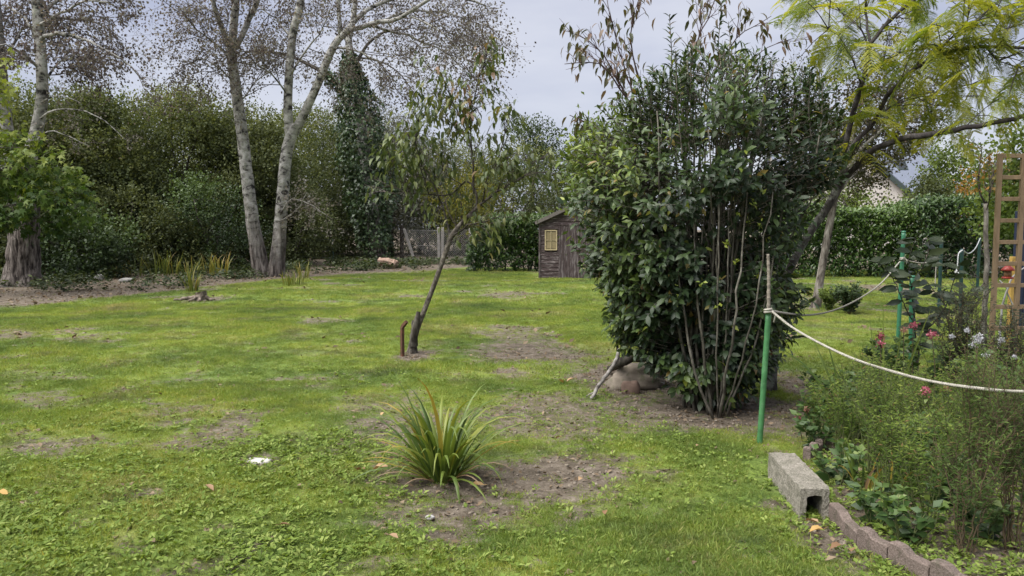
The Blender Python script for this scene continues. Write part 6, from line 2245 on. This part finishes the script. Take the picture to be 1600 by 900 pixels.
# broad iris blades behind the asters
_r = np.random.default_rng(31)


def iris(label, px, y, specs, mat=None):
    x = (px - 800) / FPX * y
    g = A([x, y, gz(x, y)])
    t = thing('iris_plant', label, 'plant', g)
    for az, lean, L, w_, dr, ti in specs:
        m = MB(); blade(m, g + A([math.cos(az) * .03, math.sin(az) * .03, -.01]), az, lean, L, w_, dr, ti, _r, turn=_r.normal(1.0, .25))
        put(m, 'blade', mat or SWORD, t)
    return t


iris('iris with broad arching green blades behind the bushy aster', 1345, 5.75, [(3.3, .34, .92, .036, .25, .45), (3.0, .42, .95, .036, .9, .3), (3.2, .22, .80, .034, .2, .35), (2.4, .3, .72, .03, .4, .4), (.2, .25, .35, .03, .5, .4), (3.6, .9, .5, .024, .8, .42), (-.4, .3, .4, .03, .6, .3)])
iris('iris with upright pale blades in front of the teal stake', 1390, 6.3, [(1.5, .06, .98, .026, .05, .5), (.1, .32, 1.02, .036, .1, .55), (3.0, .1, .92, .028, .1, .5), (.3, .12, .85, .026, .2, .5), (2.8, .3, .4, .03, .5, .4), (.0, .7, .4, .026, .6, .55)])
iris('small sword-leaved plant with two yellowed blades at the black stake foot', 1360, 4.62, [(3.2, .25, .30, .022, .4, .45), (2.6, .15, .33, .022, .3, .40), (.3, .25, .30, .020, .6, .82), (-.6, .3, .26, .020, .9, .84), (3.6, .5, .28, .02, .9, .8), (1.2, .2, .3, .02, .4, .35), (-1.5, .3, .26, .018, 1.1, .96)])
iris('small sword-leaved plant with ochre blades right of the black stake', 1408, 4.62, [(1.4, .08, .30, .022, .2, .82), (.4, .25, .30, .02, .5, .45), (2.6, .3, .28, .02, .7, .5), (-1.2, .4, .26, .018, 1.0, .84)])
iris('rosette of long green blades past the dark feathery aster', 1660, 5.6, [(3.1, .8, .62, .04, .5, .4), (2.7, .6, .6, .04, .6, .35), (3.5, .95, .6, .04, .5, .45), (2.2, .5, .5, .04, .5, .3)])

# black stake
_x = (1373 - 800) / FPX * 4.9
_m = MB(); _q = resample(A([[_x, 4.9, -.05], P(1375, 700, 4.9), P(1376, 632, 4.9)]), .02, _r, .001)
_m.tube(_q, np.full(len(_q), .0085), 7, rng=_r, rough=.22)
single(_m, 'black_stake', plain_mat('black_bristle', (.012, .012, .014), .6, .4, .4, 60, bmp=.6), 'thin rough black stake among the light green asters', 'stake', [_x, 4.9, 0])


# ---- laurel sapling with big leaves
def build_laurel():
    rng = np.random.default_rng(32)
    y = 7.4
    x = (1440 - 800) / FPX * y
    g = A([x, y, gz(x, y)])
    t = thing('laurel_sapling', 'young laurel sapling with large dull green leaves by the teal stake', 'sapling', g)
    st = MB(); pos, al, nr = [], [], []
    for pth, r0 in [([g, P(1438, 532, y), P(1460, 503, y), P(1478, 478, y), P(1488, 445, y), P(1500, 415, y)], .012),
                    ([g, P(1430, 520, y), P(1425, 460, y), P(1420, 410, y), P(1430, 372, y)], .010),
                    ([P(1428, 505, y), P(1410, 470, y - .05), P(1398, 440, y - .1), P(1378, 415, y - .1), P(1360, 408, y - .1)], .006),
                    ([P(1424, 450, y), P(1440, 420, y - .1), P(1450, 395, y - .1), P(1452, 372, y - .1)], .006),
                    ([P(1478, 478, y), P(1460, 455, y - .1), P(1448, 440, y - .1)], .005),
                    ([P(1465, 498, y), P(1500, 480, y + .1), P(1515, 455, y + .1)], .005)]:
        pts = resample(A(pth), .03, rng, .002)
        m = MB(); m.tube(pts, np.linspace(r0, .003, len(pts)), 7)
        put(m, 'stem', DARK_BARK, t)
        i0 = int(len(pts) * .30)
        for i in range(i0, len(pts)):
            a = rng.random() * 6.28
            pos.append(pts[i]); al.append(A([math.cos(a), math.sin(a) * .7, rng.uniform(-.25, .35)])); nr.append(A([0, -.9, .6]) + rng.normal(0, .35, 3))
    pos, al, nr = A(pos), A(al), A(nr)
    n = len(pos)
    mat = leaf_mat('dull_laurel_leaf', [(0, (.024, .040, .020)), (.5, (.060, .085, .044)), (1, (.125, .155, .085))], .38, .2, .5, .2)
    leaf_parts(t, 'leaf', OVAL, mat, pos, al, nr, rng.uniform(.11, .185, n), rng.random(n), .85)


build_laurel()


# ---- trellis
def build_trellis():
    y = 8.1
    wood = plain_mat('trellis_wood', (.27, .195, .118), .75, .25, .45, 14, stretch=(1, 1, .3), col2=(.20, .14, .07), p2=(.55, .7))
    c = P(1577, 357, y); g = A([c[0], y, 0])
    t = thing('trellis', 'brown wooden ladder trellis standing at the side of the bed', 'trellis', g)
    top = P(1577, 240, y)[2]
    xs_ = [P(px, 357, y)[0] for px in (1557.5, 1594, 1631)]
    for x in xs_:
        m = MB(); m.cbox([x, y, top / 2 - .02], [.024, 0, 0], [0, .018, 0], [0, 0, top / 2 + .02], .004); put(m, 'upright', wood, t, smooth=False)
    for k in range(11):
        z = P(1577, 243.5 + 33.7 * k, y)[2]
        if z < .1:
            break
        for a, b in zip(xs_[:-1], xs_[1:]):
            m = MB(); m.cbox([(a + b) / 2, y, z], [(b - a) / 2 - .0245, 0, 0], [0, .0155, 0], [0, 0, .0215], .003); put(m, 'slat', wood, t, smooth=False)


build_trellis()
# things behind the trellis
_y = 10.2
_c = P(1583, 400, _y); _m = MB()
_m.cbox([_c[0], _y, P(1583, 400, _y)[2] / 2 - .03], [.03, 0, 0], [0, .03, 0], [0, 0, P(1583, 402, _y)[2] / 2 + .03], .005)
single(_m, 'timber_post', plain_mat('yellow_timber', (.42, .27, .07), .7, .3, .4, 12), 'yellowish timber post behind the trellis', 'post', [_c[0], _y, 0], smooth=False)
_y = 12.0
_scr = thing('board_screen', 'dark blue boarded screen behind the trellis', 'screen', A([P(1606, 400, _y)[0], _y, 0]))
for k in range(3):
    _x = P(1592 + 17.5 * k, 400, _y)[0]
    _m = MB(); _m.cbox([_x, _y, P(1600, 330, _y)[2] / 2], [.08, 0, 0], [0, .02, 0], [0, 0, P(1600, 330, _y)[2] / 2], .004)
    put(_m, 'plank', plain_mat('dark_blue_paint', (.014, .020, .045), .5, .4,   .3, 8), _scr, smooth=False)


def build_feeder():
    y = 8.35
    c = P(1575, 424, y)
    red = plain_mat('red_plastic', (.36, .04, .025), .35, .5, .2, 20, bmp=0)
    t = thing('bird_feeder', 'small red feeder hanging behind the trellis slats', 'feeder', c)
    m = MB(); th = [(0, .060), (.006, .058), (.034, .050), (.055, .022), (.006, .066)]
    m.tube(A([c + A([0, 0, z]) for z in (.070, .060, .035, .012, .008)]), [.006, .024, .052, .070, .066], 14)
    put(m, 'roof', red, t)
    m = MB(); m.tube(A([c + A([0, 0, z]) for z in (.012, -.02, -.055)]), [.034, .036, .034], 12); put(m, 'seed_tube', plain_mat('seed', (.30, .18, .10), .6, .3, .6, 60), t)
    m = MB(); m.tube(A([c + A([0, 0, z]) for z in (-.055, -.062, -.075, -.078)]), [.036, .058, .062, .05], 14); put(m, 'tray', red, t)
    m = MB(); m.tube(A([c + A([0, 0, .07]), c + A([0, -.1, .13]), c + A([0, -.23, .158])]), .002, 4); put(m, 'hanger', WIRE, t)


build_feeder()
_r = np.random.default_rng(33)
for k, (pth, r0, lb) in enumerate([([(1560, 560), (1562, 510), (1568, 470), (1578, 440), (1592, 425), (1604, 416)], .016, 'bleached crooked branch standing behind the trellis'), ([(1585, 545), (1584, 505), (1580, 470), (1572, 450), (1562, 438)], .013, 'thinner bleached branch behind the trellis, bending the other way')]):
    _m = MB(); pts = [P(a, b, 8.9) for a, b in pth]; pts[0][2] = -.03
    q_ = resample(A(pts), .06, _r, .006); _m.tube(q_, np.linspace(r0, r0 * .5, len(q_)), 7, rng=_r, rough=.06)
    single(_m, 'bleached_branch', bark_mat('bleached_wood', (.22, .21, .20), (.36, .35, .34), (.48, .47, .46), 14, (1, 1, .6), .4, .006), lb, 'branch', q_[0])


# ---- slim sapling before the trellis
def build_sapling():
    rng = np.random.default_rng(34)
    g = G(1537, 548); y = g[1]
    t = thing('young_maple_tree', 'slim bare-stemmed sapling with a Y fork beside the trellis', 'sapling', g)
    m = MB(); pts = limb(m, [(1537, 552, y), (1538, 500, y), (1541, 420, y), (1541, 350, y), (1540, 318, y)], .036, .026, 9, rng, .1, .006)
    put(m, 'trunk', bark_mat('sapling_bark', (.05, .045, .04), (.14, .125, .105), (.26, .24, .21), 16, (1, 1, .4), .6, .008), t)
    br, tw, tips = MB(), MB(), []
    q = dict(wander=.15, trop=-.1, ratio=.6, kids=[3, 2], angle=.6, seg=.1)
    for pth, r0 in [([(1540, 320, y), (1531, 302, y), (1529, 280, y), (1533, 250, y), (1532, 222, y)], .016), ([(1540, 320, y), (1546, 300, y), (1553, 278, y), (1556, 255, y)], .013), ([(1541, 330, y), (1547, 302, y - .2), (1545, 270, y - .3)], .008),
                    ([(1539, 440, y), (1528, 452, y - .1), (1520, 445, y - .15)], .008), ([(1541, 455, y), (1550, 448, y - .1), (1560, 425, y - .1)], .008)]:
        pts = limb_part(t, DARK_BARK, pth, r0, .005, 6, rng, .08, .006)
        side_shoots(tw, tips, rng, pts, 6, .3, .004, 1, q, .3, 1, .2)
    put(tw, 'twigs', TWIG, t, 'stuff')
    lf = MB(); tips_to_leaves(lf, OVAL4, [a for a in tips if a[0][2] > 1.6], rng, 1, .075, .3, .04, None, 1.2, .5)
    put(lf, 'leaves', leaf_mat('turning_leaf', [(0, (.05, .075, .02)), (.5, (.10, .12, .03)), (.8, (.24, .14, .03)), (1, (.32, .16, .04))], .5, .35, .3, .2), t, 'stuff')


build_sapling()

# low bush on the right lawn and undergrowth along the wood
herb('small dark rose-like bush on the grass before the slanting pale trunk', 1330, 14.3, .52, 790, BRAMBLE, 24, .32, .075, 2.2, .8, STALK_R, 'bush', 'rose_bush', 9, 1.0, None)
herb('yellowish low plant at the foot of the slanting pale trunk', 1298, 14.9, .36, 791, FRESH, 14, .22, .075, 2.2, .8, STALK, 'plant', 'ground_elder', 8, 1.0, None)

_r = np.random.default_rng(35)
x = _r.uniform(-19, 1.5, 9000); y = _r.uniform(19, 36, 9000)
k = _r.random(9000) < woodland(x, y) * np.clip(fbm(x * .7, y * .7, 95, 3) * 2.2 - .95, .02, 1) * np.clip((y - np.interp(x, WOOD_X, WOOD_Y) - 1.5) / 3, 0, 1)
x, y = x[k], y[k]; n = len(x)
M_UNDER = leaf_mat('undergrowth_leaf', [(0, (.014, .026, .009)), (.5, (.036, .056, .016)), (1, (.09, .115, .035))], .5, .25, .3, .4)


def under_mesh(seed):
    r = np.random.default_rng(seed); m = MB()
    k = 26
    a = r.random(k) * 6.28
    m.leaves(OVAL4, np.c_[r.normal(0, .09, (k, 2)), r.uniform(0, .22, k)], np.c_[np.cos(a), np.sin(a), r.uniform(-.2, .8, k)], A([0, 0, 1.0]) + r.normal(0, .4, (k, 3)), r.uniform(.06, .12, k), r.random(k))
    return m.mesh('undergrowth_tuft', M_UNDER)


scatter('undergrowth', np.c_[x, y, gz(x, y)], np.c_[_r.normal(0, .15, (n, 2)), _r.random(n) * 6.28], _r.uniform(.6, 1.5, n), _r.integers(0, 5, n), [under_mesh(400 + k) for k in range(5)])
